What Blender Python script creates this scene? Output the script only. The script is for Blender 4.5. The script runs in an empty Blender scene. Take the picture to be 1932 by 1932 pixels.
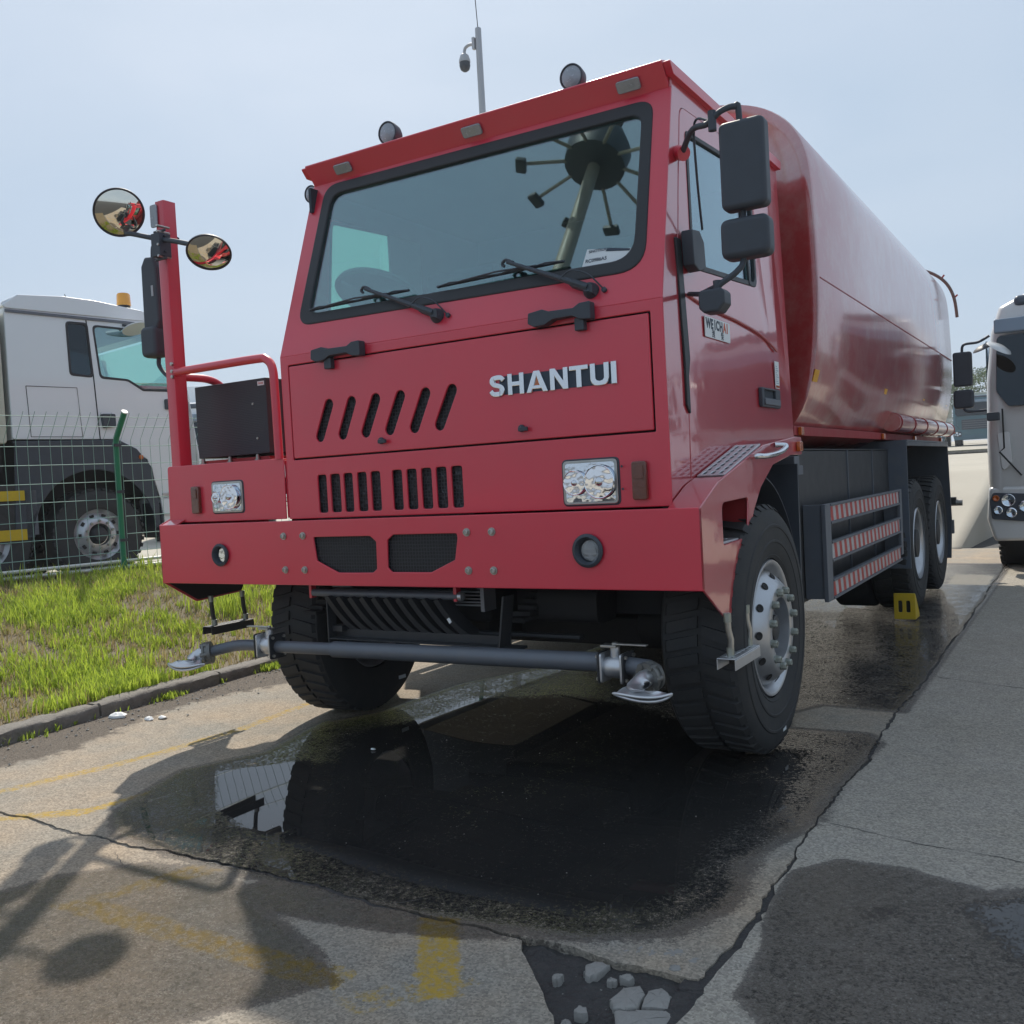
import bpy, math, random
import numpy as np
from mathutils import Vector, Matrix, noise as mnoise

random.seed(7); rng = np.random.default_rng(7)
scene = bpy.context.scene
COL = scene.collection
PI = math.pi

# ------------------------------------------------------------------ camera
cam_d = bpy.data.cameras.new("camera"); cam = bpy.data.objects.new("camera", cam_d); COL.objects.link(cam)
yaw, pitch, roll = 0.5519, -0.0324, -0.0541
fw = Vector((-math.sin(yaw)*math.cos(pitch), math.cos(yaw)*math.cos(pitch), math.sin(pitch)))
rt = Vector((math.cos(yaw), math.sin(yaw), 0)); up0 = rt.cross(fw)
rt2 = rt*math.cos(roll) + up0*math.sin(roll); up2 = -rt*math.sin(roll) + up0*math.cos(roll)
cam.matrix_world = Matrix(((rt2.x, up2.x, -fw.x, 2.8279), (rt2.y, up2.y, -fw.y, -3.4158), (rt2.z, up2.z, -fw.z, 1.2888), (0, 0, 0, 1)))
cam_d.sensor_width = 36; cam_d.lens = 1785.36/1932*36; cam_d.clip_start = 0.05; cam_d.clip_end = 3000
scene.camera = cam

# ------------------------------------------------------------------ light
SUN = Vector((-0.53, 0.71, 1.0)).normalized()          # towards the sun
elev = math.asin(SUN.z); azim = math.atan2(SUN.x, SUN.y)
world = bpy.data.worlds.new("World"); scene.world = world; world.use_nodes = True
wn = world.node_tree; wn.nodes.clear()
sky = wn.nodes.new("ShaderNodeTexSky"); sky.sky_type = 'NISHITA'; sky.sun_disc = False
sky.sun_elevation = elev; sky.sun_rotation = azim; sky.air_density = 1.0; sky.dust_density = 3.5; sky.ozone_density = 2.0
sky.altitude = 0
tc = wn.nodes.new("ShaderNodeTexCoord"); nz = wn.nodes.new("ShaderNodeTexNoise"); nz.inputs['Scale'].default_value = 1.6; nz.inputs['Detail'].default_value = 4
mp = wn.nodes.new("ShaderNodeMapping"); mp.inputs['Scale'].default_value = (1, 1, 3.0)
rp = wn.nodes.new("ShaderNodeMapRange"); rp.inputs['From Min'].default_value = .35; rp.inputs['From Max'].default_value = .75; rp.inputs['To Min'].default_value = .80; rp.inputs['To Max'].default_value = .94
mxw = wn.nodes.new("ShaderNodeMix"); mxw.data_type = 'RGBA'; mxw.inputs['B'].default_value = (3.75, 4.85, 6.2, 1)
bg = wn.nodes.new("ShaderNodeBackground"); bg.inputs['Strength'].default_value = 0.10
wo = wn.nodes.new("ShaderNodeOutputWorld")
L = wn.links.new
n2 = wn.nodes.new("ShaderNodeTexNoise"); n2.inputs['Scale'].default_value = 2.3; n2.inputs['Detail'].default_value = 6; n2.inputs['Distortion'].default_value = .4
r2 = wn.nodes.new("ShaderNodeMapRange"); r2.inputs['From Min'].default_value = .38; r2.inputs['From Max'].default_value = .66
m2 = wn.nodes.new("ShaderNodeMix"); m2.data_type = 'RGBA'; m2.inputs['A'].default_value = (3.75, 4.75, 5.95, 1); m2.inputs['B'].default_value = (4.15, 5.05, 6.15, 1)
L(mp.outputs['Vector'], n2.inputs['Vector']); L(n2.outputs['Fac'], r2.inputs['Value']); L(r2.outputs['Result'], m2.inputs['Factor']); L(m2.outputs['Result'], mxw.inputs['B'])
L(tc.outputs['Generated'], mp.inputs['Vector']); L(mp.outputs['Vector'], nz.inputs['Vector']); L(nz.outputs['Fac'], rp.inputs['Value'])
L(rp.outputs['Result'], mxw.inputs['Factor']); L(sky.outputs['Color'], mxw.inputs['A']); L(mxw.outputs['Result'], bg.inputs['Color']); L(bg.outputs['Background'], wo.inputs['Surface'])
sun_d = bpy.data.lights.new("sun", 'SUN'); sun_d.energy = 3.6; sun_d.angle = math.radians(0.8); sun_d.color = (1.0, .93, .82)
sun = bpy.data.objects.new("sun", sun_d); COL.objects.link(sun); sun.rotation_euler = SUN.to_track_quat('Z', 'Y').to_euler()
vs = scene.view_settings; vs.view_transform = 'Standard'; vs.look = 'None'; vs.exposure = 0.36; vs.gamma = 1; vs.use_curve_mapping = False

# ------------------------------------------------------------------ materials
def new_mat(name):
    m = bpy.data.materials.new(name); m.use_nodes = True; nt = m.node_tree
    return m, nt, nt.nodes['Principled BSDF'], nt.links.new
def N(nt, t, **kw):
    n = nt.nodes.new(t)
    for k, v in kw.items():
        if hasattr(n, k): setattr(n, k, v)
        else: n.inputs[k.replace('_', ' ')].default_value = v
    return n
def pbr(name, col, rough=.5, metal=0, var=.12, scale=6, bump=0, bscale=60, bdist=.002, coat=0, spec=.5, dirt=0, dirtcol=(.22, .18, .13), ior=1.5, coat_ior=1.5):
    m, nt, b, lk = new_mat(name)
    tc = N(nt, 'ShaderNodeTexCoord'); n1 = N(nt, 'ShaderNodeTexNoise', Scale=scale, Detail=6)
    lk(tc.outputs['Object'], n1.inputs['Vector'])
    mr = N(nt, 'ShaderNodeMapRange'); mr.inputs['To Min'].default_value = 1-var; mr.inputs['To Max'].default_value = 1+var
    lk(n1.outputs['Fac'], mr.inputs['Value'])
    mx = N(nt, 'ShaderNodeMix', data_type='RGBA', blend_type='MULTIPLY'); mx.inputs['Factor'].default_value = 1
    mx.inputs['A'].default_value = (*col, 1); lk(mr.outputs['Result'], mx.inputs['B'])
    out = mx.outputs['Result']
    if dirt > 0:
        n2 = N(nt, 'ShaderNodeTexNoise', Scale=scale*1.7, Detail=8, Roughness=.7); lk(tc.outputs['Object'], n2.inputs['Vector'])
        mr2 = N(nt, 'ShaderNodeMapRange'); mr2.inputs['From Min'].default_value = .45; mr2.inputs['From Max'].default_value = .75; mr2.inputs['To Max'].default_value = dirt
        lk(n2.outputs['Fac'], mr2.inputs['Value'])
        m2 = N(nt, 'ShaderNodeMix', data_type='RGBA'); m2.inputs['B'].default_value = (*dirtcol, 1)
        lk(mr2.outputs['Result'], m2.inputs['Factor']); lk(out, m2.inputs['A']); out = m2.outputs['Result']
    lk(out, b.inputs['Base Color'])
    mr3 = N(nt, 'ShaderNodeMapRange'); mr3.inputs['To Min'].default_value = max(0, rough*.8); mr3.inputs['To Max'].default_value = min(1, rough*1.25)
    lk(n1.outputs['Fac'], mr3.inputs['Value']); lk(mr3.outputs['Result'], b.inputs['Roughness'])
    b.inputs['Metallic'].default_value = metal; b.inputs['Coat Weight'].default_value = coat; b.inputs['Coat Roughness'].default_value = .04; b.inputs['Coat IOR'].default_value = coat_ior
    b.inputs['Specular IOR Level'].default_value = spec; b.inputs['IOR'].default_value = ior
    if bump:
        n3 = N(nt, 'ShaderNodeTexNoise', Scale=bscale, Detail=3); lk(tc.outputs['Object'], n3.inputs['Vector'])
        bp = N(nt, 'ShaderNodeBump', Strength=bump, Distance=bdist); lk(n3.outputs['Fac'], bp.inputs['Height']); lk(bp.outputs['Normal'], b.inputs['Normal'])
        if coat: lk(bp.outputs['Normal'], b.inputs['Coat Normal'])
    return m
RED = (.68, .018, .050)
M = {}
M['red'] = pbr('red_satin_paint', RED, .42, 0, .08, 2.2, .25, 260, .0006, 1.0, .6, dirt=.06, dirtcol=(.34, .14, .12), coat_ior=1.5); M['red'].node_tree.nodes['Principled BSDF'].inputs['Coat Roughness'].default_value = .28
M['redgloss'] = pbr('red_gloss_paint', (.50, .025, .04), .30, 0, .05, 2, .35, 3.2, .006, 1.0, .8, coat_ior=1.9)
M['redtank'] = pbr('red_tank_paint', (.40, .045, .045), .34, 0, .08, 2, .18, 2.2, .006, 1.0, .8, dirt=.5, dirtcol=(.52, .38, .33), coat_ior=2.6); M['redtank'].node_tree.nodes['Principled BSDF'].inputs['Coat Roughness'].default_value = .12; M['redgloss'].node_tree.nodes['Principled BSDF'].inputs['Coat Roughness'].default_value = .06
M['reddark'] = pbr('red_frame_paint', (.30, .02, .025), .5, 0, .1, 8, .2, 80, .001)
M['black'] = pbr('black_plastic_veiled', (.046, .055, .070), .5, 0, .2, 14, .4, 400, .0006)  # black lifted toward blue: lens veil put into the base colour
M['blackm'] = pbr('black_painted_steel', (.03, .032, .036), .45, 0, .2, 9, .2, 60, .001, dirt=.15, dirtcol=(.10, .09, .08))
M['under'] = pbr('grimy_chassis_black', (.012, .012, .014), .7, 0, .3, 7, .4, 40, .002, dirt=.12, dirtcol=(.03, .027, .025))
M['greym'] = pbr('grey_painted_steel', (.13, .145, .17), .42, .2, .12, 6, .1, 60, .001, dirt=.12)
M['rubber'] = pbr('tyre_rubber', (.032, .033, .035), .75, 0, .25, 7, .5, 60, .001, dirt=.35, dirtcol=(.075, .068, .058))
M['gasket'] = pbr('rubber_gasket', (.02, .022, .026), .45, 0, .1, 20)
M['silver'] = pbr('silver_rim_paint', (.50, .51, .53), .34, .75, .08, 10, .1, 90, .0006, dirt=.12)
M['steel'] = pbr('bare_steel', (.50, .49, .46), .34, .9, .15, 30, .2, 200, .0006, dirt=.15)
M['alu'] = pbr('cast_aluminium', (.62, .63, .65), .38, .85, .12, 20, .4, 180, .001)
M['nut'] = pbr('zinc_nut', (.36, .38, .34), .42, .8, .15, 30)
M['chrome'] = pbr('chrome', (.72, .73, .75), .16, 1, .03, 20)
M['orange'] = pbr('orange_lens', (.50, .11, .01), .25, 0, .15, 40, .5, 120, .001, 1)
M['amberdull'] = pbr('dull_amber_lens', (.13, .03, .014), .22, 0, .3, 60, .5, 120, .001, 1)
M['amber'] = pbr('amber_beacon', (.85, .36, .01), .2, 0, .1, 10, 0, 1, 1, 1)
M['white'] = pbr('white_sticker', (.72, .75, .76), .4, 0, .03, 10)
M['ink'] = pbr('dark_ink', (.03, .045, .07), .5, 0, .03, 10)
M['inkred'] = pbr('orange_ink', (.55, .10, .04), .5, 0, .03, 10)
M['yellow'] = pbr('yellow_plastic', (.62, .42, .015), .5, 0, .1, 12, .3, 80, .001, dirt=.2)
M['reflector_yellow'] = pbr('yellow_reflector', (.75, .38, .03), .4, 0, .1, 30)
M['whitecab'] = pbr('pale_cab_paint', (.76, .79, .81), .32, 0, .04, 2, .2, 2.5, .004, .8, .6)
M['greycab'] = pbr('beige_grey_cab_paint', (.62, .62, .61), .32, .1, .04, 2, .2, 2.5, .004, .8, .6)
M['creambody'] = pbr('cream_body_paint', (.55, .53, .43), .45, 0, .08, 3, dirt=.2)
M['green'] = pbr('green_fence_coating', (.02, .22, .12), .4, 0, .12, 10)
M['wire'] = pbr('pale_green_wire', (.26, .42, .37), .4, 0, .1, 10)
M['whiterail'] = pbr('white_fence_rail', (.7, .72, .7), .35, 0, .05, 10)
M['polegrey'] = pbr('pole_grey', (.42, .43, .45), .5, .2, .05, 5)
M['interior'] = pbr('cab_interior', (.035, .045, .06), .8, 0, .2, 5)
M['interiorlight'] = pbr('cab_pillar_trim', (.25, .28, .30), .8, 0, .1, 5)
M['bluecab'] = pbr('teal_cab_paint', (.05, .13, .17), .35, 0, .1, 3, coat=.5)
M['bark'] = pbr('bark', (.09, .07, .05), .9, 0, .3, 5)
M['stone'] = pbr('broken_concrete', (.27, .262, .245), .85, 0, .2, 14, 1, 90, .004, dirt=.3, dirtcol=(.12, .11, .10))
M['kerb'] = pbr('kerb_concrete', (.20, .185, .165), .9, 0, .3, 9, 1, 70, .005, dirt=.6, dirtcol=(.06, .055, .045))
M['paper'] = pbr('white_plastic_litter', (.75, .76, .76), .6, 0, .05, 30)

def glass_mat(name, tint, refl_ior, base_refl=0.0):
    m, nt, b, lk = new_mat(name)
    out = nt.nodes['Material Output']; nt.nodes.remove(b)
    tr = N(nt, 'ShaderNodeBsdfTransparent'); tr.inputs['Color'].default_value = (*tint, 1)
    gl = N(nt, 'ShaderNodeBsdfGlossy'); gl.inputs['Roughness'].default_value = .015; gl.inputs['Color'].default_value = (.80, .90, 1, 1)
    fr = N(nt, 'ShaderNodeFresnel'); ge = N(nt, 'ShaderNodeNewGeometry'); io = N(nt, 'ShaderNodeMapRange'); io.inputs['To Min'].default_value = refl_ior; io.inputs['To Max'].default_value = 1/refl_ior; lk(ge.outputs['Backfacing'], io.inputs['Value']); lk(io.outputs['Result'], fr.inputs['IOR'])
    # (a back face seen from inside the pane would otherwise mirror totally)
    ad = N(nt, 'ShaderNodeMath', operation='ADD'); ad.inputs[1].default_value = base_refl
    tc = N(nt, 'ShaderNodeTexCoord'); nn = N(nt, 'ShaderNodeTexNoise', Scale=1.3, Detail=1); lk(tc.outputs['Object'], nn.inputs['Vector'])
    bp = N(nt, 'ShaderNodeBump', Strength=.05, Distance=.002); lk(nn.outputs['Fac'], bp.inputs['Height']); lk(bp.outputs['Normal'], gl.inputs['Normal'])
    mx = N(nt, 'ShaderNodeMixShader'); lk(fr.outputs['Fac'], ad.inputs[0]); lk(ad.outputs['Value'], mx.inputs['Fac'])
    lk(tr.outputs['BSDF'], mx.inputs[1]); lk(gl.outputs['BSDF'], mx.inputs[2]); lk(mx.outputs['Shader'], out.inputs['Surface'])
    return m
M['glass'] = glass_mat('windscreen_glass', (.72, .94, .84), 1.8, .11)
M['sideglass'] = glass_mat('green_tinted_side_glass', (.68, .90, .84), 1.8, .14)
M['clear'] = glass_mat('clear_lens_glass', (.93, .95, .96), 1.5)
M['darkglass'] = glass_mat('dark_tinted_glass', (.10, .14, .16), 1.6)

def mirror_mat():
    m, nt, b, lk = new_mat('convex_mirror_glass'); b.inputs['Base Color'].default_value = (.85, .80, .68, 1); b.inputs['Metallic'].default_value = 1; b.inputs['Roughness'].default_value = .03
    return m
M['mirror'] = mirror_mat()
def reflector_mat():
    m, nt, b, lk = new_mat('faceted_reflector'); b.inputs['Base Color'].default_value = (.86, .87, .9, 1); b.inputs['Metallic'].default_value = 1; b.inputs['Roughness'].default_value = .10
    tc = N(nt, 'ShaderNodeTexCoord'); v = N(nt, 'ShaderNodeTexNoise', Scale=26, Detail=1); lk(tc.outputs['Object'], v.inputs['Vector']); b.inputs['Roughness'].default_value = .05
    bp = N(nt, 'ShaderNodeBump', Strength=.22, Distance=.004); lk(v.outputs['Fac'], bp.inputs['Height']); lk(bp.outputs['Normal'], b.inputs['Normal'])
    return m
M['reflector'] = reflector_mat()
def mesh_grille_mat():
    # punched honeycomb sheet: fine relief on a black plate
    m, nt, b, lk = new_mat('black_honeycomb_mesh'); tc = N(nt, 'ShaderNodeTexCoord')
    v = N(nt, 'ShaderNodeTexVoronoi', Scale=62, Randomness=.15, feature='DISTANCE_TO_EDGE'); lk(tc.outputs['Object'], v.inputs['Vector'])
    mr = N(nt, 'ShaderNodeMapRange'); mr.inputs['From Min'].default_value = .05; mr.inputs['From Max'].default_value = .13; lk(v.outputs['Distance'], mr.inputs['Value'])
    mx = N(nt, 'ShaderNodeMix', data_type='RGBA'); mx.inputs['A'].default_value = (.06, .065, .075, 1); mx.inputs['B'].default_value = (.006, .006, .008, 1)
    lk(mr.outputs['Result'], mx.inputs['Factor']); lk(mx.outputs['Result'], b.inputs['Base Color']); b.inputs['Roughness'].default_value = .55
    inv = N(nt, 'ShaderNodeMath', operation='SUBTRACT'); inv.inputs[0].default_value = 1; lk(mr.outputs['Result'], inv.inputs[1])
    bp = N(nt, 'ShaderNodeBump', Strength=1, Distance=.004); lk(inv.outputs['Value'], bp.inputs['Height']); lk(bp.outputs['Normal'], b.inputs['Normal'])
    return m
M['comb'] = mesh_grille_mat()
def stripe_mat():
    m, nt, b, lk = new_mat('red_white_hazard_tape'); tc = N(nt, 'ShaderNodeTexCoord'); sp = N(nt, 'ShaderNodeSeparateXYZ'); lk(tc.outputs['Object'], sp.inputs['Vector'])
    a = N(nt, 'ShaderNodeMath', operation='MULTIPLY_ADD'); lk(sp.outputs['Z'], a.inputs[0]); a.inputs[1].default_value = .28; lk(sp.outputs['Y'], a.inputs[2])
    s = N(nt, 'ShaderNodeMath', operation='MULTIPLY'); lk(a.outputs['Value'], s.inputs[0]); s.inputs[1].default_value = 7.6
    f = N(nt, 'ShaderNodeMath', operation='FRACT'); lk(s.outputs['Value'], f.inputs[0])
    g = N(nt, 'ShaderNodeMath', operation='GREATER_THAN'); lk(f.outputs['Value'], g.inputs[0]); g.inputs[1].default_value = .5
    n = N(nt, 'ShaderNodeTexNoise', Scale=30, Detail=5); lk(tc.outputs['Object'], n.inputs['Vector'])
    mx = N(nt, 'ShaderNodeMix', data_type='RGBA'); mx.inputs['A'].default_value = (.62, .04, .03, 1); mx.inputs['B'].default_value = (.62, .62, .62, 1); lk(g.outputs['Value'], mx.inputs['Factor'])
    m2 = N(nt, 'ShaderNodeMix', data_type='RGBA', blend_type='MULTIPLY'); m2.inputs['Factor'].default_value = .5; lk(mx.outputs['Result'], m2.inputs['A']); lk(n.outputs['Fac'], m2.inputs['B'])
    lk(m2.outputs['Result'], b.inputs['Base Color']); b.inputs['Roughness'].default_value = .35
    return m
M['stripe'] = stripe_mat()

def ribbed_mat():
    m, nt, b, lk = new_mat('black_ribbed_cooler'); tc = N(nt, 'ShaderNodeTexCoord'); w = N(nt, 'ShaderNodeTexWave', wave_type='BANDS', bands_direction='Z', Scale=34, Distortion=3.5, Detail=3); lk(tc.outputs['Object'], w.inputs['Vector'])
    b.inputs['Base Color'].default_value = (.03, .036, .046, 1); b.inputs['Roughness'].default_value = .5
    bp = N(nt, 'ShaderNodeBump', Strength=.3, Distance=.002); lk(w.outputs['Fac'], bp.inputs['Height']); lk(bp.outputs['Normal'], b.inputs['Normal']); return m
M['boxblack'] = ribbed_mat()
M['fadedink'] = pbr('faded_blue_print', (.35, .45, .52), .6, 0, .05, 10)
M['steeringwrap'] = pbr('wrapped_steering_wheel', (.16, .20, .24), .6, 0, .2, 30)

M['worklens'] = pbr('frosted_lamp_lens', (.30, .32, .35), .25, .3, .15, 70, .6, 160, .002, 1)
M['rust'] = pbr('brown_oxide_pipe', (.16, .10, .085), .6, .1, .2, 20)
M['steel2'] = pbr('aluminium_cooler_fins', (.22, .23, .25), .5, .5, .1, 30)
M['castgrey'] = pbr('grey_casting', (.20, .20, .19), .5, .6, .2, 30, .3, 120, .001)
M['blueplate'] = pbr('blue_grey_flap', (.085, .105, .135), .5, 0, .15, 4, .1, 30, .001, dirt=.2)
# ------------------------------------------------------------------ mesh helpers
class MB:
    def __init__(s): s.v = []; s.f = []
    def add(s, v, f):
        o = len(s.v); s.v += [tuple(p) for p in v]; s.f += [tuple(i+o for i in q) for q in f]; return s
    def box(s, x0, x1, y0, y1, z0, z1):
        v = [(x, y, z) for x in (x0, x1) for y in (y0, y1) for z in (z0, z1)]
        return s.add(v, [(0, 1, 3, 2), (4, 6, 7, 5), (0, 4, 5, 1), (2, 3, 7, 6), (0, 2, 6, 4), (1, 5, 7, 3)])
    def obox(s, c, u, v, w, a, b, d):
        c, u, v, w = Vector(c), Vector(u).normalized(), Vector(v).normalized(), Vector(w).normalized()
        P = [c+u*i*a+v*j*b+w*k*d for i in (-.5, .5) for j in (-.5, .5) for k in (-.5, .5)]
        return s.add(P, [(0, 1, 3, 2), (4, 6, 7, 5), (0, 4, 5, 1), (2, 3, 7, 6), (0, 2, 6, 4), (1, 5, 7, 3)])
    def tube(s, pts, r, n=10, cap=True):
        pts = [Vector(p) for p in pts]; rr = r if isinstance(r, (list, tuple)) else [r]*len(pts)
        ref = None; V = []; F = []
        for i, p in enumerate(pts):
            t = (pts[min(i+1, len(pts)-1)]-pts[max(i-1, 0)]).normalized()
            if ref is None:
                ref = Vector((0, 0, 1)) if abs(t.z) < .9 else Vector((1, 0, 0))
            a = t.cross(ref).normalized(); b = t.cross(a).normalized(); ref = -b if True else ref
            ref = a.cross(t).normalized()
            for k in range(n):
                an = 2*PI*k/n; V.append(p+a*math.cos(an)*rr[i]+ref*math.sin(an)*rr[i])
        for i in range(len(pts)-1):
            for k in range(n):
                F.append((i*n+k, i*n+(k+1) % n, (i+1)*n+(k+1) % n, (i+1)*n+k))
        if cap: F.append(tuple(range(n-1, -1, -1))); F.append(tuple((len(pts)-1)*n+k for k in range(n)))
        return s.add(V, F)
    def lathe(s, prof, o, ax, n=32, cap=True):
        # prof: (axial, radius)
        o = Vector(o); ax = Vector(ax).normalized(); a = Vector((0, 0, 1)) if abs(ax.z) < .9 else Vector((0, 1, 0))
        a = (a-ax*a.dot(ax)).normalized(); b = ax.cross(a); V = []; F = []
        for (h, r) in prof:
            for k in range(n):
                t = 2*PI*k/n; V.append(o+ax*h+(a*math.cos(t)+b*math.sin(t))*r)
        for i in range(len(prof)-1):
            for k in range(n): F.append((i*n+k, i*n+(k+1) % n, (i+1)*n+(k+1) % n, (i+1)*n+k))
        if cap and prof[0][1] > 1e-5: F.append(tuple(range(n-1, -1, -1)))
        if cap and prof[-1][1] > 1e-5: F.append(tuple((len(prof)-1)*n+k for k in range(n)))
        return s.add(V, F)
    def cyl(s, p, q, r, n=12):
        p = Vector(p); q = Vector(q); return s.lathe([(0, r), ((q-p).length, r)], p, q-p, n)
    def prism(s, poly, O, U, V, W, t):
        # polygon (u,v) from O with thickness t along W (0..t)
        O, U, V, W = Vector(O), Vector(U), Vector(V), Vector(W); n = len(poly)
        P = [O+U*u+V*v for u, v in poly]+[O+U*u+V*v+W*t for u, v in poly]
        F = [tuple(range(n-1, -1, -1)), tuple(range(n, 2*n))]+[(i, (i+1) % n, n+(i+1) % n, n+i) for i in range(n)]
        return s.add(P, F)
    def mesh(s, name, mat, smooth=35):
        me = bpy.data.meshes.new(name); me.from_pydata(s.v, [], s.f); me.update()
        if mat: me.materials.append(mat)
        fixn(me, smooth); return me
    def build(s, name, mat, parent=None, smooth=35, bevel=0, loc=None, seg=2):
        o = bpy.data.objects.new(name, s.mesh(name, mat, smooth)); COL.objects.link(o)
        if parent: o.parent = parent
        if loc is not None: o.location = loc
        if bevel:
            md = o.modifiers.new('bevel', 'BEVEL'); md.width = bevel; md.segments = seg; md.limit_method = 'ANGLE'; md.angle_limit = math.radians(38); md.harden_normals = True
        return o
import bmesh
def fixn(me, smooth=35):
    bm = bmesh.new(); bm.from_mesh(me); bmesh.ops.recalc_face_normals(bm, faces=bm.faces); bm.to_mesh(me); bm.free()
    if smooth:
        for p in me.polygons: p.use_smooth = True
        me.set_sharp_from_angle(angle=math.radians(smooth))
    me.update()
def tag(o, label=None, cat=None, group=None, kind=None):
    if label: o['label'] = label
    if cat: o['category'] = cat
    if group: o['group'] = group
    if kind: o['kind'] = kind
    return o
def thing(name, label, cat, loc=(0, 0, 0), rz=0, group=None):
    o = bpy.data.objects.new(name, None); COL.objects.link(o); o.location = loc; o.rotation_euler = (0, 0, rz); o.empty_display_size = .2
    return tag(o, label, cat, group)
def rounded(poly, r, n=5):
    out = []; m = len(poly); rs = r if isinstance(r, (list, tuple)) else [r]*m
    for i in range(m):
        p = Vector(poly[i]); a = Vector(poly[i-1]); b = Vector(poly[(i+1) % m]); q = rs[i]
        if q <= 0: out.append(tuple(p)); continue
        u = (a-p); v = (b-p); lu, lv = u.length, v.length; u.normalize(); v.normalize()
        ang = u.angle(v); d = min(q/math.tan(ang/2), lu*.49, lv*.49)
        s, e = p+u*d, p+v*d
        for k in range(n+1):
            t = k/n; out.append(tuple((s*(1-t)**2+p*2*t*(1-t)+e*t*t)))
    return out
def rect(x0, x1, y0, y1): return [(x0, y0), (x1, y0), (x1, y1), (x0, y1)]
def slot(a, b, r, n=8):
    a = Vector(a); b = Vector(b); d = (b-a).normalized(); p = Vector((-d.y, d.x)); out = []
    for c, s in ((b, 0), (a, PI)):
        for k in range(n+1):
            t = s-PI/2+PI*k/n+0
            out.append(tuple(c+d*math.cos(t)*r+p*math.sin(t)*r))
    return out
def plate(name, outer, holes, O, U, V, W, t, mat, parent=None, bev=.004, smooth=15):
    # flat sheet with holes; front face at O (+W outward is front), thickness t behind it
    c = bpy.data.curves.new(name, 'CURVE'); c.dimensions = '2D'; c.fill_mode = 'BOTH'
    for poly in [outer]+list(holes):
        sp = c.splines.new('POLY'); sp.points.add(len(poly)-1)
        for i, p in enumerate(poly): sp.points[i].co = (p[0], p[1], 0, 1)
        sp.use_cyclic_u = True
    bev = min(bev, t/2*.9)
    c.extrude = t/2-bev; c.bevel_depth = bev; c.bevel_resolution = 1; c.offset = -bev
    tmp = bpy.data.objects.new('tmp', c); me = bpy.data.meshes.new_from_object(tmp); bpy.data.objects.remove(tmp)
    O, U, V, W = Vector(O), Vector(U), Vector(V), Vector(W).normalized()
    for v in me.vertices:
        x, y, z = v.co; v.co = O+U*x+V*y+W*(z-t/2)
    me.materials.clear(); me.materials.append(mat)
    bm = bmesh.new(); bm.from_mesh(me); bmesh.ops.remove_doubles(bm, verts=bm.verts, dist=1e-5); bm.to_mesh(me); bm.free()
    fixn(me, smooth); me.name = name
    o = bpy.data.objects.new(name, me); COL.objects.link(o)
    if parent: o.parent = parent
    return o
def text(name, body, size, O, U, V, W, mat, parent, ext=.0008, bold=0, sx=1):
    c = bpy.data.curves.new(name, 'FONT'); c.body = body; c.size = size; c.extrude = ext; c.offset = bold; c.align_x = 'LEFT'
    tmp = bpy.data.objects.new('tmp', c); COL.objects.link(tmp); bpy.context.view_layer.update()
    me = bpy.data.meshes.new_from_object(tmp.evaluated_get(bpy.context.evaluated_depsgraph_get())); bpy.data.objects.remove(tmp)
    O, U, V, W = Vector(O), Vector(U), Vector(V), Vector(W)
    for v in me.vertices:
        x, y, z = v.co; v.co = O+U*x*sx+V*y+W*z
    me.materials.clear(); me.materials.append(mat); fixn(me, 0)
    o = bpy.data.objects.new(name, me); COL.objects.link(o); o.parent = parent
    return o
def dup(o, parent, loc=None, scale=None):
    c = o.copy(); COL.objects.link(c); c.parent = parent
    if loc is not None: c.location = loc
    if scale is not None: c.scale = scale
    for k in ('category', 'label'):
        pass
    for ch in o.children: dup(ch, c)
    return c
def arc(c, r, a0, a1, n, plane='yz', x=0):
    out = []
    for k in range(n+1):
        a = a0+(a1-a0)*k/n; u = c[0]+r*math.cos(a); v = c[1]+r*math.sin(a)
        out.append((x, u, v) if plane == 'yz' else (u, x, v) if plane == 'xz' else (u, v, x))
    return out
def smoothpath(pts, n=6):
    pts = [Vector(p) for p in pts]; P = [pts[0]]+pts+[pts[-1]]; out = []
    for i in range(1, len(P)-2):
        for k in range(n):
            t = k/n; a, b, c, d = P[i-1], P[i], P[i+1], P[i+2]
            out.append(.5*((2*b)+(c-a)*t+(2*a-5*b+4*c-d)*t*t+(3*b-a-3*c+d)*t**3))
    out.append(pts[-1]); return out
X, Y, Z = Vector((1, 0, 0)), Vector((0, 1, 0)), Vector((0, 0, 1))

# ================================================================== GROUND
def ss(a, b, x): t = np.clip((x-a)/(b-a), 0, 1); return t*t*(3-2*t)
def sdf(poly, x, y):
    # signed distance, positive inside
    P = np.array(poly, float); d = np.full(x.shape, 1e9); ins = np.zeros(x.shape, bool)
    for i in range(len(P)):
        a = P[i]; b = P[(i+1) % len(P)]; e = b-a; L2 = (e*e).sum()
        t = np.clip(((x-a[0])*e[0]+(y-a[1])*e[1])/L2, 0, 1)
        d = np.minimum(d, np.hypot(x-a[0]-e[0]*t, y-a[1]-e[1]*t))
        c = ((a[1] > y) != (b[1] > y))
        with np.errstate(divide='ignore', invalid='ignore'):
            c &= x < (b[0]-a[0])*(y-a[1])/(b[1]-a[1])+a[0]
        ins ^= c
    return np.where(ins, d, -d)
def fbm1(t, seed, octs=5, sc=1.0):
    r = np.random.default_rng(seed); out = np.zeros_like(t); amp = 1
    for o in range(octs):
        f = sc*2**o; k = np.floor(t*f).astype(int); u = t*f-k; tab = r.uniform(-1, 1, 4096)
        u = u*u*(3-2*u); out += amp*(tab[k % 4096]*(1-u)+tab[(k+1) % 4096]*u); amp *= .55
    return out
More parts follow.
